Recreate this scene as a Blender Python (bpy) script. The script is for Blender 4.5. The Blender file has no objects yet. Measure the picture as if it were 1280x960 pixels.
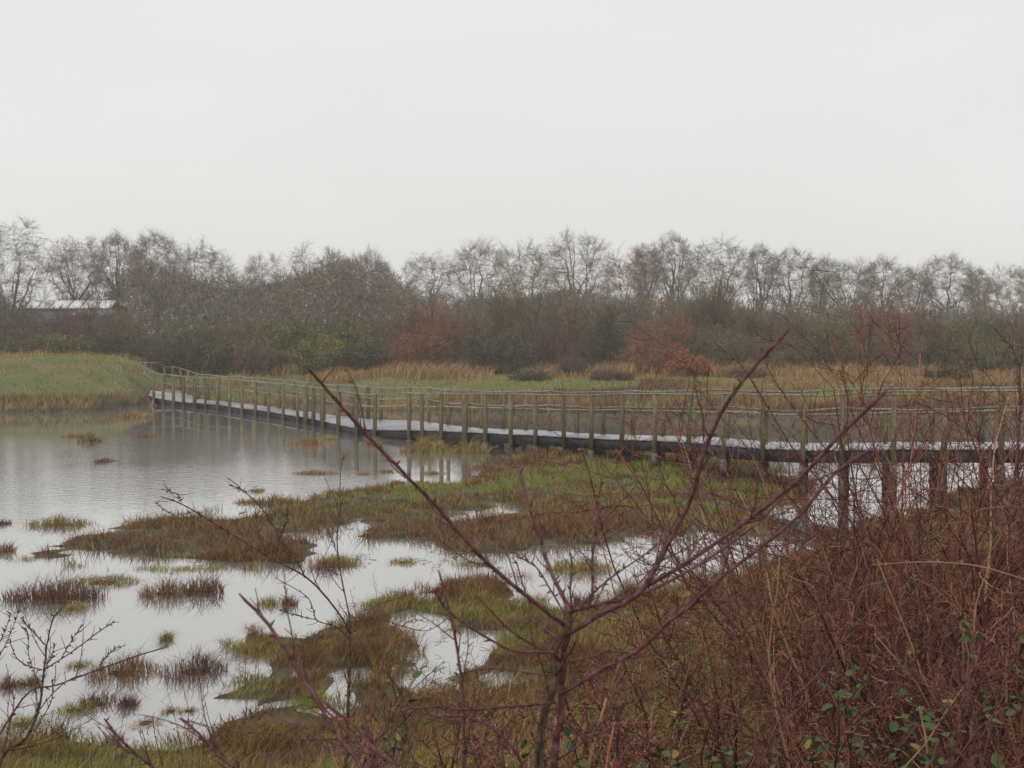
import bpy, math, random
import numpy as np
from mathutils import Vector

# ---------------------------------------------------------------- camera, world, sun
SC = bpy.context.scene
COL = SC.collection
F_PX, CAM_Z, HORIZON = 1758.0, 3.3, 408.0
PITCH = math.atan((480 - HORIZON) / F_PX)
cam_d = bpy.data.cameras.new("camera")
cam = bpy.data.objects.new("camera", cam_d); COL.objects.link(cam)
cam_d.sensor_width = 36.0; cam_d.lens = F_PX / 1280 * 36.0
cam_d.clip_start = 0.05; cam_d.clip_end = 3000
cam.location = (0, 0, CAM_Z); cam.rotation_euler = (math.pi / 2 - PITCH, 0, 0)
cam_d.dof.use_dof = True; cam_d.dof.focus_distance = 9.0; cam_d.dof.aperture_fstop = 13.0
SC.camera = cam
SC.view_settings.view_transform = 'Standard'; SC.view_settings.look = 'None'
SC.view_settings.exposure = 0.0; SC.view_settings.gamma = 1.0
SC.cycles.volume_bounces = 2
SC.cycles.max_bounces = 6
SC.cycles.use_denoising = True
SC.cycles.denoising_prefilter = 'ACCURATE'

SUN_EL, SUN_ROT = math.radians(38), math.radians(200)
world = bpy.data.worlds.new("World"); SC.world = world; world.use_nodes = True
wn, wl = world.node_tree.nodes, world.node_tree.links
bg = wn['Background']; bg.inputs['Strength'].default_value = 0.1
sky = wn.new('ShaderNodeTexSky'); sky.sky_type = 'NISHITA'; sky.sun_disc = False
sky.sun_elevation = SUN_EL; sky.sun_rotation = SUN_ROT; sky.dust_density = 5.0
wm = wn.new('ShaderNodeMix'); wm.data_type = 'RGBA'; wm.inputs[0].default_value = 0.94
wm.inputs[7].default_value = (8.5, 8.48, 8.4, 1)                # even cloud cover
wl.new(sky.outputs[0], wm.inputs[6]); wt = wn.new('ShaderNodeTexCoord'); wz = wn.new('ShaderNodeTexNoise'); wz.inputs['Scale'].default_value = 2.2; wz.inputs['Detail'].default_value = 5
wp = wn.new('ShaderNodeMapping'); wp.inputs['Scale'].default_value = (1, 1, 3); wl.new(wt.outputs['Generated'], wp.inputs[0]); wl.new(wp.outputs[0], wz.inputs['Vector'])
wr = wn.new('ShaderNodeMapRange'); wr.inputs[1].default_value = .3; wr.inputs[2].default_value = .7; wr.inputs[3].default_value = .955; wr.inputs[4].default_value = 1.03; wl.new(wz.outputs[0], wr.inputs[0])
wx = wn.new('ShaderNodeMix'); wx.data_type = 'RGBA'; wx.blend_type = 'MULTIPLY'; wx.inputs[0].default_value = 1; wl.new(wm.outputs[2], wx.inputs[6]); wl.new(wr.outputs[0], wx.inputs[7])   # faint unevenness of the cloud
wl.new(wx.outputs[2], bg.inputs['Color'])
sun_d = bpy.data.lights.new("sun", 'SUN'); sun_d.energy = 1.5; sun_d.angle = math.radians(40)
sun_d.color = (1, 0.96, 0.9)
sun = bpy.data.objects.new("sun", sun_d); COL.objects.link(sun)
sun.rotation_euler = (math.pi / 2 - SUN_EL, 0, math.pi - SUN_ROT)
sun.location = (0, -20, 60)

# ---------------------------------------------------------------- helpers
RNG = np.random.default_rng(7)
cp, sp = math.cos(PITCH), math.sin(PITCH)
def ray(px, py):
    x = (px - 640) / F_PX; y = -(py - 480) / F_PX
    return np.array((x, cp + y * sp, -sp + y * cp))
def at(px, py, Y):
    r = ray(px, py); return np.array((0, 0, CAM_Z)) + r * (Y / r[1])
def on(px, py, z=0.0):
    r = ray(px, py); return np.array((0, 0, CAM_Z)) + r * ((z - CAM_Z) / r[2])

def mesh_np(name, V, faces, tint=None, smooth=False):
    """V (n,3); faces: list of (m,k) index arrays."""
    me = bpy.data.meshes.new(name)
    V = np.asarray(V, np.float32)
    faces = [np.asarray(f, np.int32) for f in faces if len(f)]
    me.vertices.add(len(V)); me.vertices.foreach_set('co', V.ravel())
    nl = sum(f.size for f in faces); npoly = sum(len(f) for f in faces)
    me.loops.add(nl); me.loops.foreach_set('vertex_index', np.concatenate([f.ravel() for f in faces]))
    me.polygons.add(npoly)
    tot = np.concatenate([np.full(len(f), f.shape[1], np.int32) for f in faces])
    st = np.concatenate(([0], np.cumsum(tot)[:-1])).astype(np.int32)
    me.polygons.foreach_set('loop_start', st)
    try: me.polygons.foreach_set('loop_total', tot)
    except Exception: pass
    if smooth: me.polygons.foreach_set('use_smooth', np.ones(npoly, bool))
    if tint is not None:
        a = me.attributes.new('tint', 'FLOAT_COLOR', 'POINT')
        c = np.ones((len(V), 4), np.float32); c[:, :3] = tint
        a.data.foreach_set('color', c.ravel())
    me.update(calc_edges=True); me.validate()
    return me
def obj(name, me, mat=None, parent=None, loc=None):
    o = bpy.data.objects.new(name, me); COL.objects.link(o)
    if mat is not None and not len(me.materials): me.materials.append(mat)
    if parent is not None: o.parent = parent
    if loc is not None: o.location = loc
    return o
def tag(o, label=None, cat=None, group=None, kind=None):
    if label: o['label'] = label
    if cat: o['category'] = cat
    if group: o['group'] = group
    if kind: o['kind'] = kind
    return o
def empty(name, loc, label, cat, group=None):
    o = bpy.data.objects.new(name, None); COL.objects.link(o); o.location = loc
    o.empty_display_size = 0.2
    return tag(o, label, cat, group)
class Bag:
    """collects vertices, faces and tints into one mesh"""
    def __init__(s): s.V = []; s.F = {}; s.T = []; s.n = 0
    def add(s, V, faces, tint=None):
        V = np.asarray(V, np.float64).reshape(-1, 3)
        for f in faces:
            f = np.asarray(f, np.int64); s.F.setdefault(f.shape[1], []).append(f + s.n)
        s.V.append(V); s.n += len(V)
        if tint is not None: s.T.append(np.broadcast_to(np.asarray(tint, np.float64), (len(V), 3)))
    def mesh(s, name, origin=(0, 0, 0), smooth=False):
        V = np.concatenate(s.V) - np.asarray(origin)
        return mesh_np(name, V, [np.concatenate(f) for f in s.F.values()], np.concatenate(s.T) if s.T else None, smooth)
def norm(v): return v / np.maximum(np.linalg.norm(v, axis=-1, keepdims=True), 1e-9)
def tubes(P, R, sides=3, cap=False):
    """P (B,n,3) polylines, R (B,n) radii -> V, [quads]"""
    P = np.asarray(P, float); R = np.asarray(R, float); B, n, _ = P.shape
    T = np.empty_like(P); T[:, 1:-1] = P[:, 2:] - P[:, :-2]; T[:, 0] = P[:, 1] - P[:, 0]; T[:, -1] = P[:, -1] - P[:, -2]
    T = norm(T)
    ref = np.zeros((B, 1, 3)); main = norm(P[:, -1] - P[:, 0])
    k = np.argmin(np.abs(main), axis=1); ref[np.arange(B), 0, k] = 1
    U = norm(np.cross(T, np.broadcast_to(ref, T.shape))); W = np.cross(T, U)
    a = np.arange(sides) * 2 * np.pi / sides
    V = P[:, :, None] + R[:, :, None, None] * (U[:, :, None] * np.cos(a)[None, None, :, None] + W[:, :, None] * np.sin(a)[None, None, :, None])
    idx = np.arange(B * n * sides).reshape(B, n, sides)
    q = np.stack([idx[:, :-1], np.roll(idx[:, :-1], -1, 2), np.roll(idx[:, 1:], -1, 2), idx[:, 1:]], -1).reshape(-1, 4)
    fs = [q]
    if cap: fs.append(idx[:, -1].reshape(-1, sides)); fs.append(idx[:, 0, ::-1].reshape(-1, sides))
    return V.reshape(-1, 3), fs
def slivers(P0, P1, w, rng):
    """thin single triangles from P0 to P1"""
    d = norm(P1 - P0); s = norm(np.cross(d, rng.normal(size=d.shape)))
    V = np.stack([P0 - s * w[:, None] / 2, P0 + s * w[:, None] / 2, P1], 1).reshape(-1, 3)
    return V, [np.arange(len(V)).reshape(-1, 3)]
def quads_leaf(P, size, rng):
    """little rhombic leaves at P"""
    n = len(P); a = norm(rng.normal(size=(n, 3))); b = norm(np.cross(a, rng.normal(size=(n, 3))))
    s = size[:, None]
    V = np.stack([P - a * s * .5, P + b * s * .28, P + a * s * .5, P - b * s * .28], 1).reshape(-1, 3)
    return V, [np.arange(len(V)).reshape(-1, 4)]
def grow(P, D, L, R, n, wob, up, rng, taper=0.45):
    """curved branches: start P, direction D, length L, radius R"""
    B = len(P); pts = np.empty((B, n + 1, 3)); pts[:, 0] = P; d = norm(D).copy()
    for i in range(n):
        d = norm(d + rng.normal(size=(B, 3)) * wob + np.array((0, 0, up)))
        pts[:, i + 1] = pts[:, i] + d * (L / n)[:, None]
    return pts, R[:, None] * np.linspace(1, taper, n + 1)[None]
def spawn(pts, rad, L, k, lo, hi, ang, lr, rng, rr=0.6, jit=0.3):
    """k children on every branch"""
    B, n1, _ = pts.shape; n = n1 - 1
    t = (np.arange(k)[None] + rng.random((B, k))) / k * (hi - lo) + lo
    f = np.clip(t * n, 0, n - 1e-4); i = f.astype(int); u = (f - i)[..., None]
    bi = np.arange(B)[:, None]
    P = pts[bi, i] * (1 - u) + pts[bi, i + 1] * u
    T = norm(pts[bi, i + 1] - pts[bi, i])
    r = rad[bi, i]
    S = norm(np.cross(T, rng.normal(size=T.shape)))
    A = ang * (1 + jit * rng.normal(size=(B, k)))[..., None]
    D = T * np.cos(A) + S * np.sin(A)
    LL = (L[:, None] * lr * (1.15 - 0.5 * t) * rng.uniform(.7, 1.25, (B, k)))
    return P.reshape(-1, 3), D.reshape(-1, 3), LL.ravel(), (r * rr).ravel()
def catmull(p, r, m=6):
    p = np.asarray(p, float); r = np.asarray(r, float)
    q = np.vstack([2 * p[0] - p[1], p, 2 * p[-1] - p[-2]]); out = []; rr = []
    for i in range(len(p) - 1):
        a, b, c, d = q[i:i + 4]
        for t in np.linspace(0, 1, m, endpoint=False):
            out.append(.5 * (2 * b + (c - a) * t + (2 * a - 5 * b + 4 * c - d) * t * t + (3 * b - a - 3 * c + d) * t ** 3))
            rr.append(r[i] * (1 - t) + r[i + 1] * t)
    out.append(p[-1]); rr.append(r[-1])
    return np.array(out), np.array(rr)
_nz = np.random.default_rng(99).random((64, 64))
def vnoise(x, y, s):
    x = np.asarray(x) / s; y = np.asarray(y) / s
    i = np.floor(x).astype(int); j = np.floor(y).astype(int); u = x - i; v = y - j
    u = u * u * (3 - 2 * u); v = v * v * (3 - 2 * v)
    g = lambda a, b: _nz[a % 64, b % 64]
    return (g(i, j) * (1 - u) + g(i + 1, j) * u) * (1 - v) + (g(i, j + 1) * (1 - u) + g(i + 1, j + 1) * u) * v - .5
def fbm(x, y, s): return vnoise(x, y, s) + .5 * vnoise(x + 17, y - 9, s / 2) + .25 * vnoise(x - 31, y + 5, s / 4)
def sdf(X, Y, poly):
    """signed distance to a polygon, positive inside"""
    p = np.asarray(poly); sh = X.shape; x = X.ravel(); y = Y.ravel()
    d = np.full(x.shape, 1e18); ins = np.zeros(x.shape, bool)
    for a, b in zip(p, np.roll(p, -1, 0)):
        e = b - a; wx = x - a[0]; wy = y - a[1]
        t = np.clip((wx * e[0] + wy * e[1]) / (e @ e + 1e-12), 0, 1)
        d = np.minimum(d, (wx - e[0] * t) ** 2 + (wy - e[1] * t) ** 2)
        c = (a[1] > y) != (b[1] > y)
        with np.errstate(divide='ignore', invalid='ignore'):
            ins ^= c & (x < (b[0] - a[0]) * (y - a[1]) / (b[1] - a[1]) + a[0])
    return (np.where(ins, 1, -1) * np.sqrt(d)).reshape(sh)
def smooth01(t): t = np.clip(t, 0, 1); return t * t * (3 - 2 * t)

# ---------------------------------------------------------------- materials
def mat(name):
    m = bpy.data.materials.new(name); m.use_nodes = True
    return m, m.node_tree.nodes, m.node_tree.links, m.node_tree.nodes['Principled BSDF']
def noise_mat(name, c1, c2, scale, rough=0.7, bump=0.0, detail=6, c3=None, spec=0.5, stretch=None):
    m, n, l, b = mat(name)
    tc = n.new('ShaderNodeTexCoord'); nz = n.new('ShaderNodeTexNoise'); nz.inputs['Scale'].default_value = scale
    nz.inputs['Detail'].default_value = detail
    src = tc.outputs['Object']
    if stretch:
        mp = n.new('ShaderNodeMapping'); mp.inputs['Scale'].default_value = stretch; l.new(src, mp.inputs[0]); src = mp.outputs[0]
    l.new(src, nz.inputs['Vector'])
    cr = n.new('ShaderNodeValToRGB'); cr.color_ramp.elements[0].position = .35; cr.color_ramp.elements[1].position = .68
    cr.color_ramp.elements[0].color = (*c1, 1); cr.color_ramp.elements[1].color = (*c2, 1)
    if c3: e = cr.color_ramp.elements.new(.52); e.color = (*c3, 1)
    l.new(nz.outputs[0], cr.inputs[0]); l.new(cr.outputs[0], b.inputs['Base Color'])
    b.inputs['Roughness'].default_value = rough; b.inputs['Specular IOR Level'].default_value = spec
    if bump:
        bp = n.new('ShaderNodeBump'); bp.inputs['Strength'].default_value = bump; bp.inputs['Distance'].default_value = .02
        l.new(nz.outputs[0], bp.inputs['Height']); l.new(bp.outputs[0], b.inputs['Normal'])
    return m
def tint_mat(name, rough=0.65, spec=0.25, trans=0.0):
    m, n, l, b = mat(name)
    a = n.new('ShaderNodeAttribute'); a.attribute_name = 'tint'
    l.new(a.outputs['Color'], b.inputs['Base Color'])
    b.inputs['Roughness'].default_value = rough; b.inputs['Specular IOR Level'].default_value = spec
    return m
M_BLADE = tint_mat('plant_blades', .8, .08)
M_TWIG = tint_mat('twigs', .7, .15)
M_MUD = noise_mat('wet_mud', (.03, .022, .014), (.1, .07, .038), 3.5, .7, 1.0, 12, (.06, .055, .025), .3)
_n, _l = M_MUD.node_tree.nodes, M_MUD.node_tree.links; _b = _n['Principled BSDF']; _src = _b.inputs['Base Color'].links[0].from_socket
_tc = _n.new('ShaderNodeTexCoord'); _sx = _n.new('ShaderNodeSeparateXYZ'); _l.new(_tc.outputs['Object'], _sx.inputs[0])
_mr = _n.new('ShaderNodeMapRange'); _mr.inputs[1].default_value = .12; _mr.inputs[2].default_value = .45; _l.new(_sx.outputs['Z'], _mr.inputs[0])
_n2 = _n.new('ShaderNodeTexNoise'); _n2.inputs['Scale'].default_value = .8; _n2.inputs['Detail'].default_value = 8; _l.new(_tc.outputs['Object'], _n2.inputs['Vector'])
_cr = _n.new('ShaderNodeValToRGB'); _cr.color_ramp.elements[0].position = .38; _cr.color_ramp.elements[1].position = .62; _cr.color_ramp.elements[0].color = (.07, .1, .026, 1); _cr.color_ramp.elements[1].color = (.15, .115, .05, 1); _l.new(_n2.outputs[0], _cr.inputs[0])
_mx = _n.new('ShaderNodeMix'); _mx.data_type = 'RGBA'; _l.new(_mr.outputs[0], _mx.inputs[0]); _l.new(_src, _mx.inputs[6]); _l.new(_cr.outputs[0], _mx.inputs[7]); _l.new(_mx.outputs[2], _b.inputs['Base Color'])   # wet mud by the water, thatch of dead grass on dry ground
M_POST = noise_mat('weathered_post', (.085, .068, .042), (.17, .14, .09), 9, .8, .4, 8, (.115, .1, .055), .15, (3, 3, .5))
def vary(m, lo, hi):
    """each piece of timber has weathered a little differently"""
    n, l = m.node_tree.nodes, m.node_tree.links; b = n['Principled BSDF']; src = b.inputs['Base Color'].links[0].from_socket
    oi = n.new('ShaderNodeObjectInfo'); mr = n.new('ShaderNodeMapRange'); mr.inputs[3].default_value = lo; mr.inputs[4].default_value = hi; l.new(oi.outputs['Random'], mr.inputs[0])
    hs = n.new('ShaderNodeHueSaturation'); l.new(src, hs.inputs['Color']); l.new(mr.outputs[0], hs.inputs['Value']); l.new(hs.outputs[0], b.inputs['Base Color'])
vary(M_POST, .85, 1.4)
M_RAIL = noise_mat('silvered_rail', (.13, .115, .09), (.27, .25, .21), 14, .5, .3, 6, None, .5)
M_PLANK = noise_mat('wet_sheen_plank', (.08, .08, .085), (.36, .36, .37), .32, .3, .0, 4, None, .9)  # pale patches in the colour stand for sky sheen on the wet boards
pb = M_PLANK.node_tree.nodes['Principled BSDF']; pb.inputs['Coat Weight'].default_value = 1; pb.inputs['Coat Roughness'].default_value = .32; pb.inputs['Coat IOR'].default_value = 1.6
vary(M_RAIL, .7, 1.2); vary(M_PLANK, .7, 1.15)
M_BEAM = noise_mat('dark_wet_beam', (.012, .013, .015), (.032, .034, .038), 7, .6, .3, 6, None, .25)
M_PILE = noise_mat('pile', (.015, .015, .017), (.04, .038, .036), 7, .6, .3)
M_BRACKET = noise_mat('concrete_foot', (.08, .076, .072), (.15, .143, .135), 20, .8, .2)
M_PURPLE = noise_mat('purple_bark', (.06, .02, .023), (.15, .07, .068), 60, .5, .4, 6, (.1, .036, .038), .3)
M_OLIVE = noise_mat('olive_bark', (.045, .026, .02), (.13, .085, .05), 45, .7, .6, 8, (.08, .05, .032), .2)
M_CANE = noise_mat('straw_cane', (.2, .115, .05), (.32, .2, .09), 20, .5)
M_TRUNK = noise_mat('tree_bark', (.05, .045, .036), (.1, .09, .07), 3, .85, .3)
M_WHITE = noise_mat('white_panel', (.72, .72, .72), (.82, .82, .82), .8, .5)
M_GREYWALL = noise_mat('grey_wall', (.13, .125, .12), (.2, .19, .185), .8, .7)
M_BLUEROOF = noise_mat('blue_roof', (.16, .17, .22), (.22, .23, .29), 1.5, .6)
M_DARK = noise_mat('dark_opening', (.03, .03, .03), (.06, .06, .06), 2, .6)
def leaf_mat(name, c1, c2):
    m, n, l, b = mat(name)
    oi = n.new('ShaderNodeObjectInfo'); mx = n.new('ShaderNodeMix'); mx.data_type = 'RGBA'
    l.new(oi.outputs['Random'], mx.inputs[0]); mx.inputs[6].default_value = (*c1, 1); mx.inputs[7].default_value = (*c2, 1)
    l.new(mx.outputs[2], b.inputs['Base Color']); b.inputs['Roughness'].default_value = .5; b.inputs['Specular IOR Level'].default_value = .2
    return m
M_LEAF = leaf_mat('bramble_leaf', (.03, .06, .025), (.085, .11, .03))
M_LEAFY = leaf_mat('yellowing_leaf', (.2, .17, .04), (.22, .12, .03))
M_LEAFR = leaf_mat('red_leaf', (.22, .05, .02), (.28, .1, .03))

# water: a mirror with slight ripples over a dark muddy body
M_WATER, n, l, b = mat('pond_water')
b.inputs['Base Color'].default_value = (.485, .48, .468, 1); b.inputs['Roughness'].default_value = .03; b.inputs['Metallic'].default_value = .8
b.inputs['IOR'].default_value = 1.33; b.inputs['Specular IOR Level'].default_value = .5
tc = n.new('ShaderNodeTexCoord')
mp = n.new('ShaderNodeMapping'); mp.inputs['Scale'].default_value = (1.0, 2.2, 1); l.new(tc.outputs['Object'], mp.inputs[0])
nz = n.new('ShaderNodeTexNoise'); nz.inputs['Scale'].default_value = 3.5; nz.inputs['Detail'].default_value = 3; l.new(mp.outputs[0], nz.inputs['Vector'])
big = n.new('ShaderNodeTexNoise'); big.inputs['Scale'].default_value = .09; big.inputs['Detail'].default_value = 2; l.new(tc.outputs['Object'], big.inputs['Vector'])
mr = n.new('ShaderNodeMapRange'); mr.inputs[1].default_value = .42; mr.inputs[2].default_value = .62; mr.inputs[3].default_value = .35; mr.inputs[4].default_value = 1.0
l.new(big.outputs[0], mr.inputs[0])
bp = n.new('ShaderNodeBump'); bp.inputs['Distance'].default_value = .1
sx = n.new('ShaderNodeSeparateXYZ'); l.new(tc.outputs['Object'], sx.inputs[0])
ya = n.new('ShaderNodeMapRange'); ya.interpolation_type = 'SMOOTHSTEP'; ya.inputs[1].default_value = 15; ya.inputs[2].default_value = 27; l.new(sx.outputs['Y'], ya.inputs[0])
yb = n.new('ShaderNodeMapRange'); yb.interpolation_type = 'SMOOTHSTEP'; yb.inputs[1].default_value = 46; yb.inputs[2].default_value = 39; l.new(sx.outputs['Y'], yb.inputs[0])
m1 = n.new('ShaderNodeMath'); m1.operation = 'MULTIPLY'; l.new(ya.outputs[0], m1.inputs[0]); l.new(yb.outputs[0], m1.inputs[1])
m2 = n.new('ShaderNodeMath'); m2.operation = 'MULTIPLY'; l.new(m1.outputs[0], m2.inputs[0]); l.new(mr.outputs[0], m2.inputs[1])
xa = n.new('ShaderNodeMapRange'); xa.interpolation_type = 'SMOOTHSTEP'; xa.inputs[1].default_value = 0; xa.inputs[2].default_value = -5; l.new(sx.outputs['X'], xa.inputs[0])
m4 = n.new('ShaderNodeMath'); m4.operation = 'MULTIPLY'; l.new(m2.outputs[0], m4.inputs[0]); l.new(xa.outputs[0], m4.inputs[1]); m2 = m4
m3 = n.new('ShaderNodeMath'); m3.operation = 'MULTIPLY_ADD'; m3.inputs[1].default_value = .075; m3.inputs[2].default_value = .002; l.new(m2.outputs[0], m3.inputs[0])   # a breeze ruffles the open middle of the pond
l.new(m3.outputs[0], bp.inputs['Strength']); l.new(nz.outputs[0], bp.inputs['Height']); l.new(bp.outputs[0], b.inputs['Normal'])

# ---------------------------------------------------------------- ground and water
def W(pts): return [tuple(on(x, y)[:2]) for x, y in pts]
FAR = W([(-700, 535), (-200, 522), (0, 517), (110, 513), (178, 508), (200, 499), (330, 505), (450, 513), (600, 517), (760, 520), (900, 521), (1100, 522), (1280, 522), (1900, 526)]) + [(500, 60), (500, 500), (-500, 500), (-500, 50)]
MID = W([(565, 606), (590, 590), (610, 577), (660, 570), (720, 566), (800, 562), (900, 566), (960, 572), (985, 590), (1010, 600), (1000, 628), (960, 650), (985, 668), (950, 672), (905, 664), (850, 668), (825, 660), (800, 672), (745, 680), (690, 686), (640, 694), (600, 704), (590, 716), (560, 705), (562, 690), (520, 676), (470, 672), (420, 668), (380, 667), (300, 664), (268, 655), (275, 640), (300, 632), (400, 617), (470, 611), (530, 607)])
POOL = W([(556, 657), (600, 649), (650, 642), (664, 631), (620, 629), (585, 639), (560, 648)])
ISL = W([(52, 690), (80, 682), (130, 668), (190, 652), (250, 647), (290, 662), (340, 672), (395, 682), (412, 697), (395, 706), (320, 705), (240, 706), (170, 704), (95, 700)])
SOUTH = W([(-300, 930), (0, 925), (70, 918), (165, 932), (240, 935), (255, 905), (330, 885), (420, 888), (440, 850), (475, 845), (520, 868), (560, 850), (600, 830), (625, 800), (690, 775), (760, 752), (800, 735), (860, 733), (900, 722), (960, 706), (1000, 690), (1050, 662), (1120, 640), (1200, 610), (1290, 600), (1500, 590)]) + [(60, 30), (60, -30), (-60, -30), (-60, 9)]
MAT1 = W([(440, 770), (470, 755), (510, 748), (545, 728), (590, 715), (640, 722), (660, 745), (690, 765), (650, 790), (610, 795), (560, 772), (500, 762), (490, 775), (510, 800), (520, 830), (480, 842), (440, 830), (430, 800), (400, 792)])
MAT2 = W([(300, 795), (325, 785), (365, 800), (400, 795), (432, 800), (430, 845), (400, 850), (385, 865), (420, 880), (370, 880), (350, 865), (330, 880), (262, 880), (285, 868), (330, 855), (345, 840), (320, 815)])
def ground_z(X, Y):
    X = np.asarray(X, float); Y = np.asarray(Y, float)
    wob = (fbm(X, Y, 1.6) + .6 * fbm(X + 50, Y, .7)) * np.clip(Y / 45, .25, 1) * 1.1
    near = np.maximum.reduce([sdf(X, Y, MID), sdf(X, Y, ISL) + .3, sdf(X, Y, SOUTH), sdf(X, Y, MAT1), sdf(X, Y, MAT2)])
    near = np.minimum(near, -sdf(X, Y, POOL) + .1) + wob * .45
    far = sdf(X, Y, FAR) + wob * 1.2
    zn = np.where(near > 0, .01 + .09 * smooth01(near / 1.3), np.maximum(near * .35, -.35)) + (fbm(X, Y, .5) * .05 + np.minimum(fbm(X + 20, Y + 8, 2.2) + .2, 0) * .25 + np.minimum(fbm(X + 5, Y, .8) + .17, 0) * .45) * (near > .0) * smooth01((Y - 10.5) / 1.5)
    zn = zn + smooth01((11.5 - Y) / 9.5) * 1.75 * (near > 0) * smooth01(near / 2)
    zf = np.where(far > 0, (.02 + .75 * smooth01(far / 13)) + fbm(X, Y, 5) * .15 * smooth01(far / 4), np.maximum(far * .2, -.35))
    lev = smooth01((-13.8 - X - .12 * (Y - 55)) / 4.2) * smooth01((Y - 52.0) / 9.5)
    zf = np.where(far > 0, np.maximum(zf, 1.95 * lev * (1 - .45 * smooth01((Y - 66) / 12)) + fbm(X, Y, 3) * .18), zf)
    return np.maximum(zn, zf)
ax = np.concatenate([[-500, -300, -180, -110, -75, -55, -42, -34], np.arange(-29, 24, .2), np.arange(24, 40, 1.0), [42, 50, 60, 75, 95, 130, 200, 320, 500]])
ay = np.concatenate([[-40, -15, -6], np.arange(-2, 46, .2), np.arange(46, 82, .45), np.arange(82, 130, 2.0), [135, 145, 160, 190, 240, 320, 450]])
GX, GY = np.meshgrid(ax, ay)
GZ = ground_z(GX, GY)
idx = np.arange(GX.size).reshape(GX.shape)
gq = np.stack([idx[:-1, :-1], idx[:-1, 1:], idx[1:, 1:], idx[1:, :-1]], -1).reshape(-1, 4)
g = obj('ground', mesh_np('ground', np.stack([GX, GY, GZ], -1).reshape(-1, 3), [gq], smooth=True), M_MUD)
tag(g, kind='structure')
wv = np.array([(-500, -40, 0), (500, -40, 0), (500, 130, 0), (-500, 130, 0)], float)
tag(obj('pond_water', mesh_np('pond_water', wv, [np.array([[0, 1, 2, 3]])]), M_WATER), kind='structure')
def gz_fast(x, y):
    """height from the built grid"""
    x = np.asarray(x, float); y = np.asarray(y, float)
    i = np.clip(np.searchsorted(ax, x) - 1, 0, len(ax) - 2); j = np.clip(np.searchsorted(ay, y) - 1, 0, len(ay) - 2)
    u = (x - ax[i]) / (ax[i + 1] - ax[i]); v = (y - ay[j]) / (ay[j + 1] - ay[j])
    return (GZ[j, i] * (1 - u) + GZ[j, i + 1] * u) * (1 - v) + (GZ[j + 1, i] * (1 - u) + GZ[j + 1, i + 1] * u) * v
print('ground')

# ---------------------------------------------------------------- boardwalk
ZT = [(150, .2), (470, .25), (580, .42), (700, .55), (820, .75), (950, .9), (1120, 1.05), (1350, 1.1)]
def deck_z(px): return float(np.interp(px, [a for a, _ in ZT], [b for _, b in ZT]))
PAIRS = [((186, 494), (190, 483.5), .42), ((192.6, 496.3), (226, 488), .3), ((217.9, 500.8), (247, 498.7), .2), ((245, 503.2), (285, 502.3), None), ((273.4, 505.5), (316, 505.5), None),
         ((304.4, 510), (348, 510), None), ((337.5, 514), (383, 514.2), None), ((373.8, 520), (420, 519.5), None), ((405, 525.5), (450, 522.5), None), ((424, 530), (475, 524.5), None),
         ((446, 534.4), (495, 525), None), ((469, 536.4), (512, 525), None), ((511.7, 536.6), (538, 527.5), None), ((552, 537.4), (572, 532.5), None), ((582, 539), (601.5, 535.2), None),
         ((607.7, 540), (628.8, 536.2), None), ((639, 541.7), (657, 537), None), ((670, 543), (686, 538.3), None), ((705.4, 545.3), (720, 541), None), ((740, 547), (753.6, 542.5), None),
         ((778, 548.5), (791, 543.7), None), ((819, 549.5), (829, 544.5), None), ((861.6, 552), (868.7, 545.7), None), ((905, 556), (910, 547.5), None), ((954, 559.3), (957, 552), None),
         ((1004, 561), (1006, 553.6), None), ((1053, 561), (1057, 553.6), None), ((1117, 560), (1107, 552.5), None), ((1180, 560), (1166, 552.5), None), ((1251, 560), (1228, 552.5), None), ((1340, 560), (1312, 552.5), None)]
NE, FE = [], []
for nn, ff, z in PAIRS:
    zz = deck_z(nn[0]) if z is None else z
    NE.append(on(*nn, zz)); FE.append(on(*ff, zz))
NE, FE = np.array(NE), np.array(FE)
bw = empty('boardwalk', (float(NE[-8][0]), float(NE[-8][1]), 0.0), 'dark wet timber boardwalk with post and pole railings curving across the marsh pond', 'boardwalk')
BO = np.array(bw.location)
def box_between(a, b, w, h, up=(0, 0, 1), lift=0.0):
    """a bar from a to b, w wide, h high, its top at a/b height + lift"""
    a = np.asarray(a, float); b = np.asarray(b, float); t = norm(b - a); s = norm(np.cross(t, np.asarray(up, float))); u = np.cross(s, t)
    V = []
    for p in (a, b):
        for ds, du in ((-1, -h + lift), (1, -h + lift), (1, lift), (-1, lift)):
            V.append(p + s * ds * w / 2 + u * du)
    F = np.array([[0, 1, 2, 3], [7, 6, 5, 4], [0, 4, 5, 1], [1, 5, 6, 2], [2, 6, 7, 3], [3, 7, 4, 0]])
    return np.array(V), [F]
def part(name, VF, m, parent=bw, origin=BO):
    return obj(name, mesh_np(name, VF[0] - origin, VF[1]), m, parent)
rb = np.random.default_rng(3)
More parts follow.
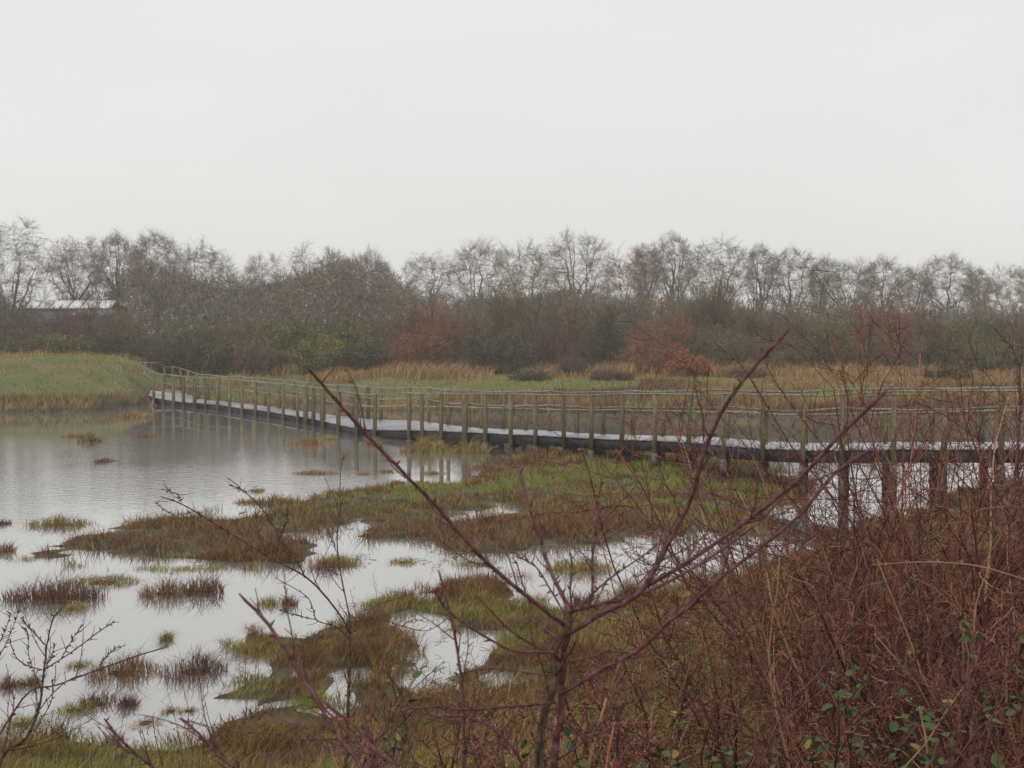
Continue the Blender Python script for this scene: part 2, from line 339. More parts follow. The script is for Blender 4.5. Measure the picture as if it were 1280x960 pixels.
# planks, across the walk
plen = [(np.linalg.norm(NE[i + 1] - NE[i]) + np.linalg.norm(FE[i + 1] - FE[i])) / 2 for i in range(len(NE) - 1)]
pitch = sum(plen) / 290
nplank = 0
for i in range(len(NE) - 1):
    k = max(1, round(plen[i] / pitch))
    for j in range(k):
        t0 = (j + .03) / k; t1 = (j + .97) / k
        a0 = NE[i] * (1 - t0) + NE[i + 1] * t0; a1 = NE[i] * (1 - t1) + NE[i + 1] * t1
        b0 = FE[i] * (1 - t0) + FE[i + 1] * t0; b1 = FE[i] * (1 - t1) + FE[i + 1] * t1
        dz = np.array((0, 0, rb.uniform(-.006, .006))); th = np.array((0, 0, .035))
        ov = norm(a0 - b0) * rb.uniform(.0, .03)
        top = [a0 + ov + dz, a1 + ov + dz, b1 + dz, b0 + dz]
        V = np.array([p - th for p in top] + top)
        F = np.array([[3, 2, 1, 0], [4, 5, 6, 7], [0, 1, 5, 4], [1, 2, 6, 5], [2, 3, 7, 6], [3, 0, 4, 7]])
        if nplank < 300: part('deck_plank', (V, [F]), M_PLANK); nplank += 1
DN = np.array((0, 0, -.037))
for E, O in ((NE, FE), (FE, NE)):
    for i in range(len(E) - 1):
        ina = norm(O[i] - E[i]) * .06; inb = norm(O[i + 1] - E[i + 1]) * .06
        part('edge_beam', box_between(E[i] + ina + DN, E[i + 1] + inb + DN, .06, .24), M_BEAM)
for i in range(0, len(NE)):
    a, b = NE[i] + DN, FE[i] + DN
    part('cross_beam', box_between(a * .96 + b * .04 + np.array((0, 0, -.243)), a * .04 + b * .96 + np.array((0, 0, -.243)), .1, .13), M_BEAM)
    if NE[i][2] > .3:
        for p, q in ((NE[i], FE[i]), (FE[i], NE[i])):
            c = p + norm(q - p) * .12; zb = min(float(gz_fast(c[0], c[1])), 0) - .4
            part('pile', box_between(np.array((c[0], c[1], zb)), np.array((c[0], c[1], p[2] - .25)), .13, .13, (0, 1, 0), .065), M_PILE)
NPX = [192.6, 204.8, 217.9, 230.8, 245, 258.5, 273.4, 289, 304.4, 321, 337.5, 355.8, 373.8, 384, 393.5, 405, 424, 446, 469, 511.7, 528, 552, 582, 607.7, 639, 670, 705.4, 740, 778, 819, 861.6, 905, 954, 1004, 1053, 1117, 1180, 1251, 1330]
FPX = [206, 216, 226, 236, 247, 259, 272, 285, 300, 315, 330.4, 347.8, 367, 382.7, 400, 420, 439, 459, 475, 512, 536, 560, 586, 601.5, 628.8, 657, 686, 720.4, 753.6, 791, 829, 868.7, 910, 957, 1007, 1057, 1107, 1166, 1228, 1300]
def along(px, pairs_i, E, other):
    xs = [p[pairs_i][0] for p in PAIRS]
    i = int(np.clip(np.searchsorted(xs, px) - 1, 0, len(xs) - 2)); t = (px - xs[i]) / (xs[i + 1] - xs[i])
    # straight on the ground: find where the sight column px meets the edge
    r = ray(px, 520)[:2]; a, b = E[i][:2], E[i + 1][:2]; e = b - a
    den = e[0] * r[1] - e[1] * r[0]; t = (a[1] * r[0] - a[0] * r[1]) / den if abs(den) > 1e-6 else t
    t = float(np.clip(t, -.2, 1.2))
    p = E[i] * (1 - t) + E[i + 1] * t; o = other[i] * (1 - t) + other[i + 1] * t
    return p, norm(p - o)
for side, (PX, E, O, gap) in enumerate(((NPX, NE, FE, .05), (FPX, FE, NE, -.0))):
    tops = []; mids = []
    for k, px in enumerate(PX):
        p, out = along(px, side, E, O)
        p = p + out * .05
        hgt = 1.03 + rb.uniform(-.02, .02); w = .095 if px > 500 else .1
        if px in (245, 405, 582, 384): w = .13
        low = p[2] - .28 - (.1 if k % 2 else .0)
        tilt = np.array((rb.normal() * .012, rb.normal() * .012, 0))
        top = p + np.array((0, 0, hgt)) + tilt
        V, Fq = box_between(np.array((p[0], p[1], low)) - tilt * .3, top, w, w, norm(np.append(out[:2], 0) + np.array((1e-3, 0, 0))), w / 2)
        part('post', (V, Fq), M_POST)
        tops.append(top + out * .01 + np.array((0, 0, .015))); mids.append(p + out * (-w / 2 - .02) + tilt * .5 + np.array((0, 0, hgt - .36 + rb.uniform(-.02, .02))))
        if side == 0 and k % 2 and px > 500:
            c = p + out * .03
            part('post_foot', box_between(np.array((c[0], c[1], p[2] - .58)), np.array((c[0], c[1], p[2] - .3)), w + .03, w + .03, norm(np.append(out[:2], 0)), w / 2), M_BRACKET)
    if side == 0: tops = [at(138, 453, 66.5), at(177, 456.5, 64)] + tops; mids = [at(178, 466, 64)] + mids
    else: tops = [at(160, 452.8, 67), at(196, 453.5, 66), ] + tops; 
    for lst, nm in ((tops, 'handrail'), (mids, 'mid_rail')):
        for a, b in zip(lst[:-1], lst[1:]):
            m_ = (a + b) / 2 + np.array((0, 0, rb.uniform(-.018, .008)))
            d = norm(b - a) * .04
            P, R = catmull([a - d, m_, b + d], [.023, .02, .023], 3)
            V, Fq = tubes(P[None], R[None] * rb.uniform(.9, 1.15), 6, True)
            o = part(nm, (V, Fq), M_RAIL)
print('boardwalk')

# ---------------------------------------------------------------- grass and marsh plants (stuff)
PAL = {
    'green': [(.155, .21, .034), (.2, .24, .045), (.23, .22, .06)],
    'olive': [(.235, .19, .055), (.29, .225, .075), (.16, .15, .042)],
    'rust': [(.16, .075, .04), (.2, .1, .052), (.1, .05, .03)],
    'brown': [(.19, .115, .042), (.25, .16, .06), (.12, .075, .032)],
    'turf': [(.13, .2, .035), (.2, .27, .055), (.29, .25, .09)],
    'ginger': [(.27, .165, .075), (.22, .125, .055), (.33, .22, .11)],
    'straw': [(.36, .25, .12), (.45, .33, .17), (.27, .17, .075)],
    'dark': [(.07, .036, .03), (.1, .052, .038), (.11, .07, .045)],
}
def pick(kind, n, rng, k=1):
    c = np.array(PAL[kind])[rng.integers(0, 3, n)] * rng.uniform(.75, 1.3, (n, 1))
    return np.repeat(c, k, 0)
def blades(P, H, Wd, lean, rng, colours, bend=.5):
    """bent two-step blades at points P"""
    n = len(P); az = rng.random(n) * 2 * np.pi
    out = np.stack([np.cos(az), np.sin(az), np.zeros(n)], 1); sd = np.stack([-np.sin(az + 1.1), np.cos(az + 1.1), np.zeros(n)], 1)
    ln = lean * rng.uniform(.2, 1.2, n)
    mid = P + out * (ln * H * .35)[:, None] + np.array((0, 0, 1)) * (H * .6)[:, None]
    tip = P + out * (ln * H * (1 + bend))[:, None] + np.array((0, 0, 1)) * (H * (1 - .35 * bend * ln))[:, None]
    w = Wd[:, None]
    V = np.stack([P - sd * w / 2, P + sd * w / 2, mid + sd * w * .35, mid - sd * w * .35, tip], 1).reshape(-1, 3)
    i = np.arange(n)[:, None] * 5
    return V, [i + np.array([[0, 1, 2, 3]]), i + np.array([[3, 2, 4]])], np.repeat(colours, 5, 0)
def spikes(P, H, Wd, lean, rng, colours, bend=.5):
    """one-triangle blades for plants far off"""
    n = len(P); az = rng.random(n) * 2 * np.pi; a2 = az + rng.uniform(.6, 2.4, n)
    out = np.stack([np.cos(az), np.sin(az), np.zeros(n)], 1); sd = np.stack([np.cos(a2), np.sin(a2), np.zeros(n)], 1)
    ln = lean * rng.uniform(.2, 1.2, n); tip = P + out * (ln * H * (.7 + bend))[:, None] + np.array((0, 0, 1)) * (H * (1 - .3 * bend * ln))[:, None]
    w = Wd[:, None] * 1.25; V = np.stack([P - sd * w / 2, P + sd * w / 2, tip], 1).reshape(-1, 3)
    return V, [np.arange(3 * n).reshape(-1, 3)], np.repeat(colours, 3, 0)
def scatter(n, x0, x1, y0, y1, rng, keep):
    x = rng.uniform(x0, x1, n); y = rng.uniform(y0, y1, n); z = gz_fast(x, y)
    k = keep(x, y, z) & (np.abs(x) < y * .38 + 2.5)
    return np.stack([x[k], y[k], z[k] - .02], 1)
def px_of(P):
    """image column and row of ground points: used only to look up which plant grows where"""
    d = P[:, 1] * cp - (P[:, 2] - CAM_Z) * sp
    return 640 + F_PX * P[:, 0] / d, HORIZON + F_PX * (CAM_Z - P[:, 2]) / P[:, 1]
def blob(P, spots):
    """0..1 closeness of points to a list of (px,py,half width in m)"""
    v = np.zeros(len(P))
    for px, py, r in spots:
        c = on(px, py); v = np.maximum(v, 1 - np.hypot(P[:, 0] - c[0], P[:, 1] - c[1]) / r)
    return np.clip(v, 0, 1)
GREEN = [(350, 640, 2.2), (430, 633, 2.2), (500, 628, 2.2), (560, 625, 1.8), (640, 610, 2.4), (600, 617, 2), (710, 600, 2.5), (770, 595, 2.2), (880, 640, 1.6), (800, 590, 2), (690, 640, 1.2), (830, 610, 2), (760, 640, 1)]
RED = [(110, 688, 1.2), (170, 678, 1.6), (230, 668, 1.8), (290, 675, 1.5), (350, 692, 1.5), (430, 665, 1.3), (520, 668, 1.3), (600, 682, 1.6), (670, 662, 1.8), (740, 655, 1.8), (700, 680, 1.3), (560, 740, 1.0), (620, 735, 1.0), (480, 825, .7)]
def marsh(rng):
    bags = {k: Bag() for k in ('grass', 'scrub')}
    P = np.vstack([scatter(360000, -8, 8, 10.5, 20, rng, lambda x, y, z: (z > .004) | ((z > -.09) & (vnoise(x, y, .38) + .7 * vnoise(x + 3, y, .16) > .3))), scatter(420000, -17, 15, 20, 38, rng, lambda x, y, z: (z > .004) | ((z > -.09) & (vnoise(x, y, .5) + .7 * vnoise(x + 3, y, .2) > .34)))])
    P = P[(vnoise(P[:, 0], P[:, 1], .55) + .6 * vnoise(P[:, 0] + 9, P[:, 1], .2)) > -.36]; u = np.random.default_rng(5).random(len(P)); gr = blob(P, GREEN) + fbm(P[:, 0], P[:, 1], 1.2) * .5
    nz1 = fbm(P[:, 0], P[:, 1], .9) + .5 * vnoise(P[:, 0], P[:, 1], .33); edge = P[:, 2] < .07
    kind = np.where(gr > .3, 0, np.where(nz1 > .02, 1, np.where(nz1 < -.3, 3, 2)))   # green, olive, rust, brown
    kind = np.where((kind == 0) & edge, 3, kind); kind = np.where((u < .18), 1, kind)
    red = blob(P, RED) + fbm(P[:, 0], P[:, 1], .8) * .4; kind = np.where((red > .28) & (u < .8), np.where(u < .55, 2, 3), kind)
    tall = np.where(red > .28, 1.15, .85)
    for k, nm in enumerate(('green', 'olive', 'rust', 'brown')):
        Q = P[kind == k]; tq = tall[kind == k]; n = len(Q); big = .75 + 1.3 * np.clip(fbm(Q[:, 0], Q[:, 1], .7) + .3, 0, 1)
        far = np.clip(Q[:, 1] / 22, .6, 1.7)
        H = rng.uniform(.05, .13, n) * big * (1.0, .85, 1.2, 1.0)[k] * tq * (.55 + 1.7 * np.clip(vnoise(Q[:, 0] + 7, Q[:, 1], .3) + .5 * vnoise(Q[:, 0], Q[:, 1] + 5, .14) + .35, 0, 1)) + np.maximum(-Q[:, 2], 0); w = rng.uniform(.007, .014, n) * far
        cl = pick(nm, n, rng); nr = Q[:, 1] < 17; B_ = bags['grass' if k in (0, 1) else 'scrub']
        for sel, fn in ((nr, blades), (~nr, spikes)):
            V, Fq, T = fn(Q[sel], H[sel], w[sel], .8 if k < 2 else 1.0, rng, cl[sel], rng.uniform(.1, .7, sel.sum())); B_.add(V, Fq, T)
    o = obj('marsh_grass', bags['grass'].mesh('marsh_grass'), M_BLADE); tag(o, 'low green and olive grass covering the marsh islands', 'grass', kind='stuff')
    o = obj('saltmarsh_scrub', bags['scrub'].mesh('saltmarsh_scrub'), M_BLADE); tag(o, 'low rusty brown marsh plants along the pond edges', 'marsh plants', kind='stuff')
    # near bank, foot of the slope: taller straw, green and dark red dead stems
    b = Bag()
    P = scatter(120000, -5, 9, 6.0, 19, rng, lambda x, y, z: (z > .06))
    sd_ = fbm(P[:, 0], P[:, 1], .8); u = rng.random(len(P))
    kind = np.where(sd_ > .12, 'green', np.where(sd_ < -.25, 'rust', np.where(u < np.where(P[:, 0] < -.4, .15, .45), 'straw', 'olive'))); kind = np.where(u > .86, 'brown', kind)
    kind = np.where((kind == 'straw') & (u < .2), 'ginger', kind)
    under_shade = (P[:, 0] > 1.6 + .4 * sd_) & (P[:, 0] / P[:, 1] > .2 + .08 * sd_); kind = np.where(under_shade & (u < .75), 'dark', kind)  # grass under the thicket coloured dark to paint in its shaded gaps
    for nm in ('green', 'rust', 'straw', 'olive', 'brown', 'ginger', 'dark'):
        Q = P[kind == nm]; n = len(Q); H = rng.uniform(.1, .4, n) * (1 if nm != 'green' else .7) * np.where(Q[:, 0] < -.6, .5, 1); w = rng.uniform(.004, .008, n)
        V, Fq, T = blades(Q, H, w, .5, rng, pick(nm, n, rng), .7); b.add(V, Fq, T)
    o = obj('bank_grass', b.mesh('bank_grass'), M_BLADE); tag(o, 'rank straw coloured grass and dead stems on the near bank', 'grass', kind='stuff')
    # dry seed stems at the water's edge
    P = scatter(1500, -5, 5, 9.5, 17, rng, lambda x, y, z: (z > .02) & (vnoise(x, y, .8) > -.05))
    n = len(P); D = np.stack([rng.normal(size=n) * .18, rng.normal(size=n) * .18, np.ones(n)], 1)
    L = rng.uniform(.25, .65, n); pts, rad = grow(P, D, L, np.full(n, .0035), 3, .12, 0, rng)
    bg_ = Bag(); V, Fq = tubes(pts, rad, 3); bg_.add(V, Fq, np.repeat(pick('dark', n, rng), 12, 0))
    c = spawn(pts, rad, L, 5, .4, 1, .6, .22, rng); p2, r2 = grow(*c, 2, .2, .1, rng); V, Fq = tubes(p2, r2, 3); bg_.add(V, Fq, np.repeat(pick('dark', len(p2), rng), 9, 0))
    V, Fq = quads_leaf(p2[:, -1], rng.uniform(.008, .022, len(p2)), rng); bg_.add(V, Fq, np.repeat(pick('dark', len(p2), rng), 4, 0))
    o = obj('dead_seed_stems', bg_.mesh('dead_seed_stems'), M_TWIG); tag(o, 'thin dark red dead seed stems at the near water edge', 'dead stems', kind='stuff')
    # far bank and levee
    bags = {k: Bag() for k in ('tan', 'green')}
    P = scatter(230000, -27, 26, 47, 78, rng, lambda x, y, z: (z > .03))
    lev = (P[:, 0] < -14.5) & (P[:, 1] < 70)
    nz1 = fbm(P[:, 0], P[:, 1], 5) + .5 * fbm(P[:, 0], P[:, 1], 1.5)
    rise = P[:, 2]
    px, py = px_of(P)
    mead = (P[:, 1] > 61) & (P[:, 1] < 77) & (px < 800)
    g_ = (lev & (nz1 > -.42) & (rise > .5)) | (~lev & mead & (nz1 > -.6)) | (~lev & (P[:, 1] > 54) & (nz1 > .12))
    u = rng.random(len(P)); g_ = g_ & (u < .9)
    nB = fbm(P[:, 0] + 40, P[:, 1], 3.5) * 1.2 + .4 * fbm(P[:, 0], P[:, 1], .9) + np.where(lev, .1, (P[:, 1] - 65) * .035)
    for nm, sel in (('green', g_), ('ginger', ~g_ & (nB > -.1)), ('brown', ~g_ & (nB <= -.1) & (nB > -.4)), ('rust', ~g_ & (nB <= -.4))):
        Q = P[sel]; n = len(Q); H = rng.uniform(.14, .42, n) * (1.0 if nm != 'green' else .4) * (1 + .9 * np.clip(fbm(Q[:, 0], Q[:, 1], 1.8), 0, 1)) * np.where((Q[:, 0] < -14.5) & (Q[:, 2] > .5), .45 + .9 * np.clip(vnoise(Q[:, 0], Q[:, 1], .7) + .2, 0, 1), np.where(Q[:, 1] > 59, .65, 1)); w = rng.uniform(.018, .036, n)
        V, Fq, T = spikes(Q, H, w, .6, rng, pick('turf' if nm == 'green' else nm, n, rng)); bags['green' if nm == 'green' else 'tan'].add(V, Fq, T)
    o = obj('bank_meadow_grass', bags['green'].mesh('bank_meadow_grass'), M_BLADE); tag(o, 'short green grass on the levee and far bank', 'grass', kind='stuff')
    o = obj('dead_bank_grass', bags['tan'].mesh('dead_bank_grass'), M_BLADE); tag(o, 'long ginger and brown dead grass along the far shore', 'grass', kind='stuff')
    # tall ginger fringe at the foot of the trees
    P = scatter(26000, -24, 30, 68, 77, rng, lambda x, y, z: vnoise(x, y, 2.2) > -.12); n = len(P)
    V, Fq, T = blades(P, rng.uniform(.25, .75, n) * (.6 + 1.2 * np.clip(vnoise(P[:, 0], P[:, 1], 1.5) + .3, 0, 1)), rng.uniform(.03, .06, n), .5, rng, pick('ginger', n, rng))
    bb = Bag(); bb.add(V, Fq, T); o = obj('hedge_foot_grass', bb.mesh('hedge_foot_grass'), M_BLADE); tag(o, 'tall ginger dead grass fringe at the foot of the scrub', 'grass', kind='stuff')
marsh(np.random.default_rng(11))
print('grass')

# ---------------------------------------------------------------- single tussocks in the water
TUS = [  # px, py of base, half width px, height px, kinds, label
    (75, 656, 42, 15, ('olive', 'brown'), 'flat tawny tussock alone in the open water left of the long island'),
    (70, 748, 66, 32, ('rust', 'dark', 'brown'), 'wide dark brown tussock below the left tip of the long island'),
    (92, 762, 16, 12, ('olive', 'ginger'), 'small tan tuft just in front of the wide dark brown tussock'),
    (130, 728, 50, 12, ('brown', 'olive'), 'flat brown mat between the long island and the wide dark tussock'),
    (208, 742, 34, 28, ('rust', 'brown'), 'sparse red brown tuft standing in water under the long island, left of its pair'),
    (258, 740, 26, 30, ('rust', 'dark'), 'denser red brown tuft standing in water under the long island, right of its pair'),
    (4, 690, 16, 16, ('rust', 'brown'), 'small brown tuft cut by the left edge beside the long island'),
    (4, 655, 10, 10, ('rust',), 'tiny brown tuft at the left edge above the others'),
    (112, 552, 16, 14, ('dark', 'olive'), 'dark upright rush clump in the pond in front of the grassy levee'),
    (92, 546, 14, 6, ('rust', 'ginger'), 'low ginger tuft left of the dark rush clump'),
    (132, 577, 14, 6, ('rust', 'dark'), 'tiny rusty tuft alone in the pond below the dark rush clump'),
    (185, 546, 14, 6, ('rust', 'ginger'), 'low ginger tuft right of the dark rush clump'),
    (160, 522, 36, 9, ('ginger', 'brown'), 'low ginger mat floating at the foot of the levee'),
    (385, 556, 26, 12, ('ginger',), 'ginger mound of grass at the boardwalk edge in the open pond'),
    (395, 592, 30, 6, ('ginger', 'brown'), 'flat ginger tuft below the ginger mound in the pond'),
    (322, 614, 9, 7, ('olive',), 'tiny olive tuft off the top of the green island'),
    (310, 628, 20, 7, ('olive', 'brown'), 'low olive tuft at the upper tip of the green island'),
    (337, 755, 17, 16, ('brown', 'olive'), 'brown spiky tuft in open water left of the mid sapling'),
    (363, 756, 9, 18, ('rust',), 'thin red tuft beside the brown spiky tuft'),
    (155, 842, 46, 30, ('rust', 'dark', 'brown'), 'wide red brown tussock at the lower left behind a bare twig'),
    (243, 840, 40, 32, ('dark', 'rust'), 'dark bushy tussock right of the wide red brown one'),
    (122, 880, 22, 26, ('dark', 'rust'), 'dark red round tuft below the wide red brown tussock'),
    (160, 882, 13, 20, ('rust', 'dark'), 'thin dark red tuft right of the round dark tuft'),
    (92, 888, 24, 18, ('olive', 'green'), 'bright olive cushion left of the round dark tuft'),
    (100, 833, 17, 10, ('olive', 'brown'), 'small tan cushion left of the wide red brown tussock'),
    (12, 858, 14, 26, ('rust', 'dark'), 'red brown tuft at the left edge beside the left shrub'),
    (38, 856, 12, 24, ('rust', 'brown'), 'red brown tuft between the left shrub stems'),
    (209, 800, 6, 16, ('olive', 'rust'), 'single thin tuft with a tall stalk in open water'),
    (214, 889, 13, 9, ('olive', 'brown'), 'tiny olive tuft left of its twin in the lower water'),
    (236, 889, 12, 7, ('brown',), 'tiny brown tuft right of its twin in the lower water'),
    (183, 904, 20, 10, ('ginger', 'olive'), 'small ginger tuft near the bottom left bank'),
    (140, 930, 18, 22, ('olive', 'dark', 'green'), 'dark green spiky clump at the edge of the bottom left bank'),
    (28, 906, 28, 20, ('olive', 'green'), 'olive cushion on the bank behind the left shrub'),
    (328, 812, 30, 26, ('olive', 'brown'), 'round spiky olive tussock at the left tip of the near mats'),
    (390, 880, 30, 22, ('green', 'olive'), 'bright green cushion on the near mats'),
    (505, 703, 18, 9, ('olive', 'ginger'), 'small tan tuft in the channel under the green island'),
    (725, 712, 44, 20, ('olive', 'brown'), 'oval brown tussock in the right hand channel behind the red sapling'),
    (465, 556, 12, 12, ('ginger', 'olive'), 'small ginger clump under the boardwalk platform'),
    (532, 565, 32, 26, ('olive', 'ginger', 'brown'), 'broad straggly clump at the boardwalk posts beside the platform'),
    (584, 566, 26, 22, ('olive', 'ginger'), 'olive clump against the boardwalk posts right of the straggly one'),
    (411, 549, 10, 9, ('olive',), 'tiny olive clump under the boardwalk left of the platform'),
    (456, 592, 14, 5, ('ginger',), 'flat ginger speck of grass in the pond among post reflections'),
    (487, 590, 14, 5, ('rust', 'ginger'), 'second flat speck of grass among the post reflections'),
    (498, 605, 10, 7, ('rust', 'ginger'), 'rusty tuft off the upper shore of the green island'),
    (527, 605, 11, 8, ('rust', 'brown'), 'brown tuft beside the rusty tuft off the green island'),
    (542, 592, 16, 6, ('ginger', 'brown'), 'flat ginger mat near the shore below the straggly clump'),
]
rt = np.random.default_rng(21)
for px, py, hw, hh, kinds, label in TUS:
    c = on(px, py, 0.0); m_px = c[1] / F_PX; rw = hw * m_px; ht = hh * m_px
    n = int(np.clip(rw * 2200 * (16 / c[1]) ** .8, 320, 2200))
    rr = np.sqrt(rt.random(n)); az = rt.random(n) * 2 * np.pi
    x = rr * np.cos(az) * rw; y = rr * np.sin(az) * min(rw, max(.35 * rw, .3)) * 1.4
    kp = (vnoise(x * 1.0 + px, y + py, rw * .28 + .03) > -.2) | (rr < .35); x, y, rr = x[kp], y[kp], rr[kp]; n = len(x)
    P = np.stack([x, y, np.full(n, -.05)], 1)
    H = ht * (1.15 - .6 * rr ** 2) * rt.uniform(.3, 1.1, n) ** 1.2 * (.9 + .7 * fbm(x + px, y + py, rw * .5 + .05)) + .05
    C = np.concatenate([pick(kinds[0], n, rt)]) if len(kinds) == 1 else np.where((rt.random(n) < .62)[:, None], pick(kinds[0], n, rt), pick(kinds[rt.integers(1, len(kinds))], n, rt))
    w = rt.uniform(.004, .008, n) * np.clip(c[1] / 14, .9, 3.5)
    lean = (1.0 if kinds[0] in ('olive', 'ginger', 'green') else .7) * rt.uniform(.3, 1.5, n)
    # lean outward from the middle
    V, Fq, T = blades(P, H, w, lean, rt, C, rt.uniform(.3, .9, n))
    b = Bag(); b.add(V, Fq, T)
    # a low root mound that the blades stand on
    k = 12; a = np.arange(k) * 2 * np.pi / k; rj = rt.uniform(.6, .95, k)
    ym = min(rw, max(.35 * rw, .3)) * 1.25
    ring = np.stack([np.cos(a) * rw * rj, np.sin(a) * ym * rj, np.full(k, -.06)], 1); ring2 = ring * (.5, .5, 0) + (0, 0, .004)
    V = np.vstack([ring, ring2, [[0, 0, .012]]]); i = np.arange(k); j = (i + 1) % k
    b.add(V, [np.stack([i, j, j + k, i + k], 1), np.stack([i + k, j + k, np.full(k, 2 * k)], 1)], np.array((.05, .036, .022)))
    o = obj('grass_tussock', b.mesh('grass_tussock'), M_BLADE, loc=tuple(c)); tag(o, label, 'tussock', 'tussocks standing in the shallow water')
print('tussocks')

# bits of dead stem and weed floating in the shallows
rf = np.random.default_rng(61); Pf = np.stack([rf.uniform(-12, 9, 90000), rf.uniform(10.5, 34, 90000)], 1); zf_ = gz_fast(Pf[:, 0], Pf[:, 1])
kf = (zf_ < -.003) & (zf_ > -.14) & (np.abs(Pf[:, 0]) < Pf[:, 1] * .38 + 1) & (vnoise(Pf[:, 0], Pf[:, 1], .9) > .08); Pf = Pf[kf][:500]; nf = len(Pf)
P0 = np.column_stack([Pf, np.full(nf, .004)]); az = rf.random(nf) * 6.283; Lf = rf.uniform(.02, .14, nf); P1 = P0 + np.stack([np.cos(az) * Lf, np.sin(az) * Lf, rf.uniform(0, .03, nf)], 1)
V, Fq = tubes(np.stack([P0, (P0 + P1) / 2 + (0, 0, .004), P1], 1), np.repeat(rf.uniform(.0015, .004, nf)[:, None], 3, 1), 4); b = Bag(); b.add(V, Fq, np.repeat(pick('brown', nf, rf), 12, 0))
tag(obj('floating_debris', b.mesh('floating_debris'), M_TWIG), 'bits of dead stem floating in the shallows', 'debris', kind='stuff')

# ---------------------------------------------------------------- trees
BARK_G = [(.14, .125, .1), (.17, .15, .115), (.11, .1, .082)]
def tints(c, n, rng, k, j=.3):
    c = np.asarray(c, float)
    cc = c[rng.integers(0, len(c), n)] if c.ndim == 2 else np.broadcast_to(c, (n, 3))
    return np.repeat(cc * rng.uniform(1 - j, 1 + j, (n, 1)), k, 0)
def tree(px, top, hw, Y, label, dense=1.0, twig=(.1, .085, .07), ivy=0.0, fork=.32, lean=0, seed=0, name='bare_tree', cat='tree', group='bare trees behind the marsh'):
    rng = np.random.default_rng(seed * 13 + 5)
    x = (px - 640) / F_PX * Y; z0 = float(gz_fast(x, Y)) - .05
    ztop = CAM_Z + (HORIZON - top - 2) / F_PX * Y; Ht = ztop - z0; cw = hw * 1.2 / F_PX * Y
    root = empty(name, (x, Y, z0), label, cat, group)
    # trunk
    fork = fork + (.08 if fork > .3 else 0); tl = Ht * fork; tp, tr = grow(np.zeros((1, 3)), np.array([[lean, 0, 1.]]), np.array([tl]), np.array([.017 * Ht + .02]), 5, .03, .15, rng, .7)
    V, Fq = tubes(tp, tr, 8); b = Bag(); b.add(V, Fq)
    obj('trunk', b.mesh('trunk', smooth=True), M_TRUNK, root)
    # limbs reach out into a rounded crown, then branches and twigs fill it
    zb = tl * (.95 if fork > .3 else .35); cz = (zb + Ht) / 2; rz = (Ht - zb) / 2
    def inside(n, lo, hi):
        m = n * 3; h = rng.random(m)
        wd = np.where(h > .5, np.clip(1 - (np.clip(h - .5, 0, 1) / .5) ** 2.6, 0, 1) ** .5, .5 + .5 * smooth01(h / .5) if fork > .3 else .75 + .25 * smooth01(h / .5))
        k = np.where(rng.random(m) < wd)[0][:n]; h, wd = h[k], wd[k]; n = len(k)
        a_ = rng.random(n) * 6.2832; r = np.sqrt(rng.uniform(lo ** 2, 1, n))
        lump = 1 + .1 * np.sin(a_ * 3 + px) + .09 * np.sin(a_ * 5 + h * 9 + px * .7)
        hs = h * (1 + .05 * np.sin(a_ * 2 + px * 1.3) - .06 * np.cos(a_ * 3 + px)) * hi / .98
        # the top of the crown is reached only near the shell of the dome
        return np.stack([np.cos(a_) * r * wd * lump * cw * hi + lean * Ht * .55 * h, np.sin(a_) * r * wd * lump * cw * hi, zb + hs * (Ht - zb)], 1)
    bgr = Bag(); wood = []
    def put(p, r, sides):
        V, Fq = tubes(p, r, sides); bgr.add(V, Fq, tints(BARK_G, len(p), rng, p.shape[1] * sides))
    def link(A, ra, T, n, wob, sag, tp_):
        """curved branches from points A to targets T"""
        t = np.linspace(0, 1, n + 1)[None, :, None]; L = np.linalg.norm(T - A, axis=1)[:, None, None]
        bowz = np.array((0, 0, 1.0)) * sag * L * (t * (1 - t))
        j = rng.normal(size=(len(A), n + 1, 3)) * wob * L * np.sin(np.pi * np.clip(t, 0, 1)) 
        p = A[:, None] * (1 - t) + T[:, None] * t + bowz + j
        return p, ra[:, None] * np.linspace(1, tp_, n + 1)[None]
    k = int(7 + 3 * dense); T1 = inside(k, .45, .8); T1[:, 2] = np.maximum(T1[:, 2], zb + .35 * rz); k = len(T1); ia = None
    ia = rng.integers(2, 6, k); p1, r1 = link(tp[0, ia], np.full(k, tr[0, -1] * .6), T1, 6, .03, -.12, .35); put(p1, r1, 5)
    lead = np.array([[lean * Ht * .4 + rng.normal() * cw * .25, rng.normal() * cw * .2, cz + rz * .3]]); p0, r0 = link(tp[:, -1], tr[:, -1] * .85, lead, 6, .03, 0, .3); put(p0, r0, 5)
    N1 = np.vstack([p1[:, 1:].reshape(-1, 3), p0[:, 1:].reshape(-1, 3)]); R1 = np.concatenate([r1[:, 1:].ravel(), r0[:, 1:].ravel()])
    def attach(T, N, R, n, wob, sag, fac, rmin):
        d = T[:, None] - N[None]; dist = np.linalg.norm(d, axis=2) + np.maximum(-d[..., 2], 0) * .8 + rng.random((len(T), len(N))) * .35
        i = dist.argmin(1); return link(N[i], np.maximum(R[i] * fac, rmin), T, n, wob, sag, .4)
    p2, r2 = attach(inside(int(60 * dense), .5, .92), N1, R1, 5, .045, -.1, .5, .013); put(p2, r2, 3)
    N2 = np.vstack([N1, p2[:, 1:].reshape(-1, 3)]); R2 = np.concatenate([R1, r2[:, 1:].ravel()])
    p3, r3 = attach(inside(int(760 * dense), .35, .98), N2, R2, 3, .05, -.05, .5, .008); r3 = np.clip(r3, .006, .014); put(p3, r3, 3)
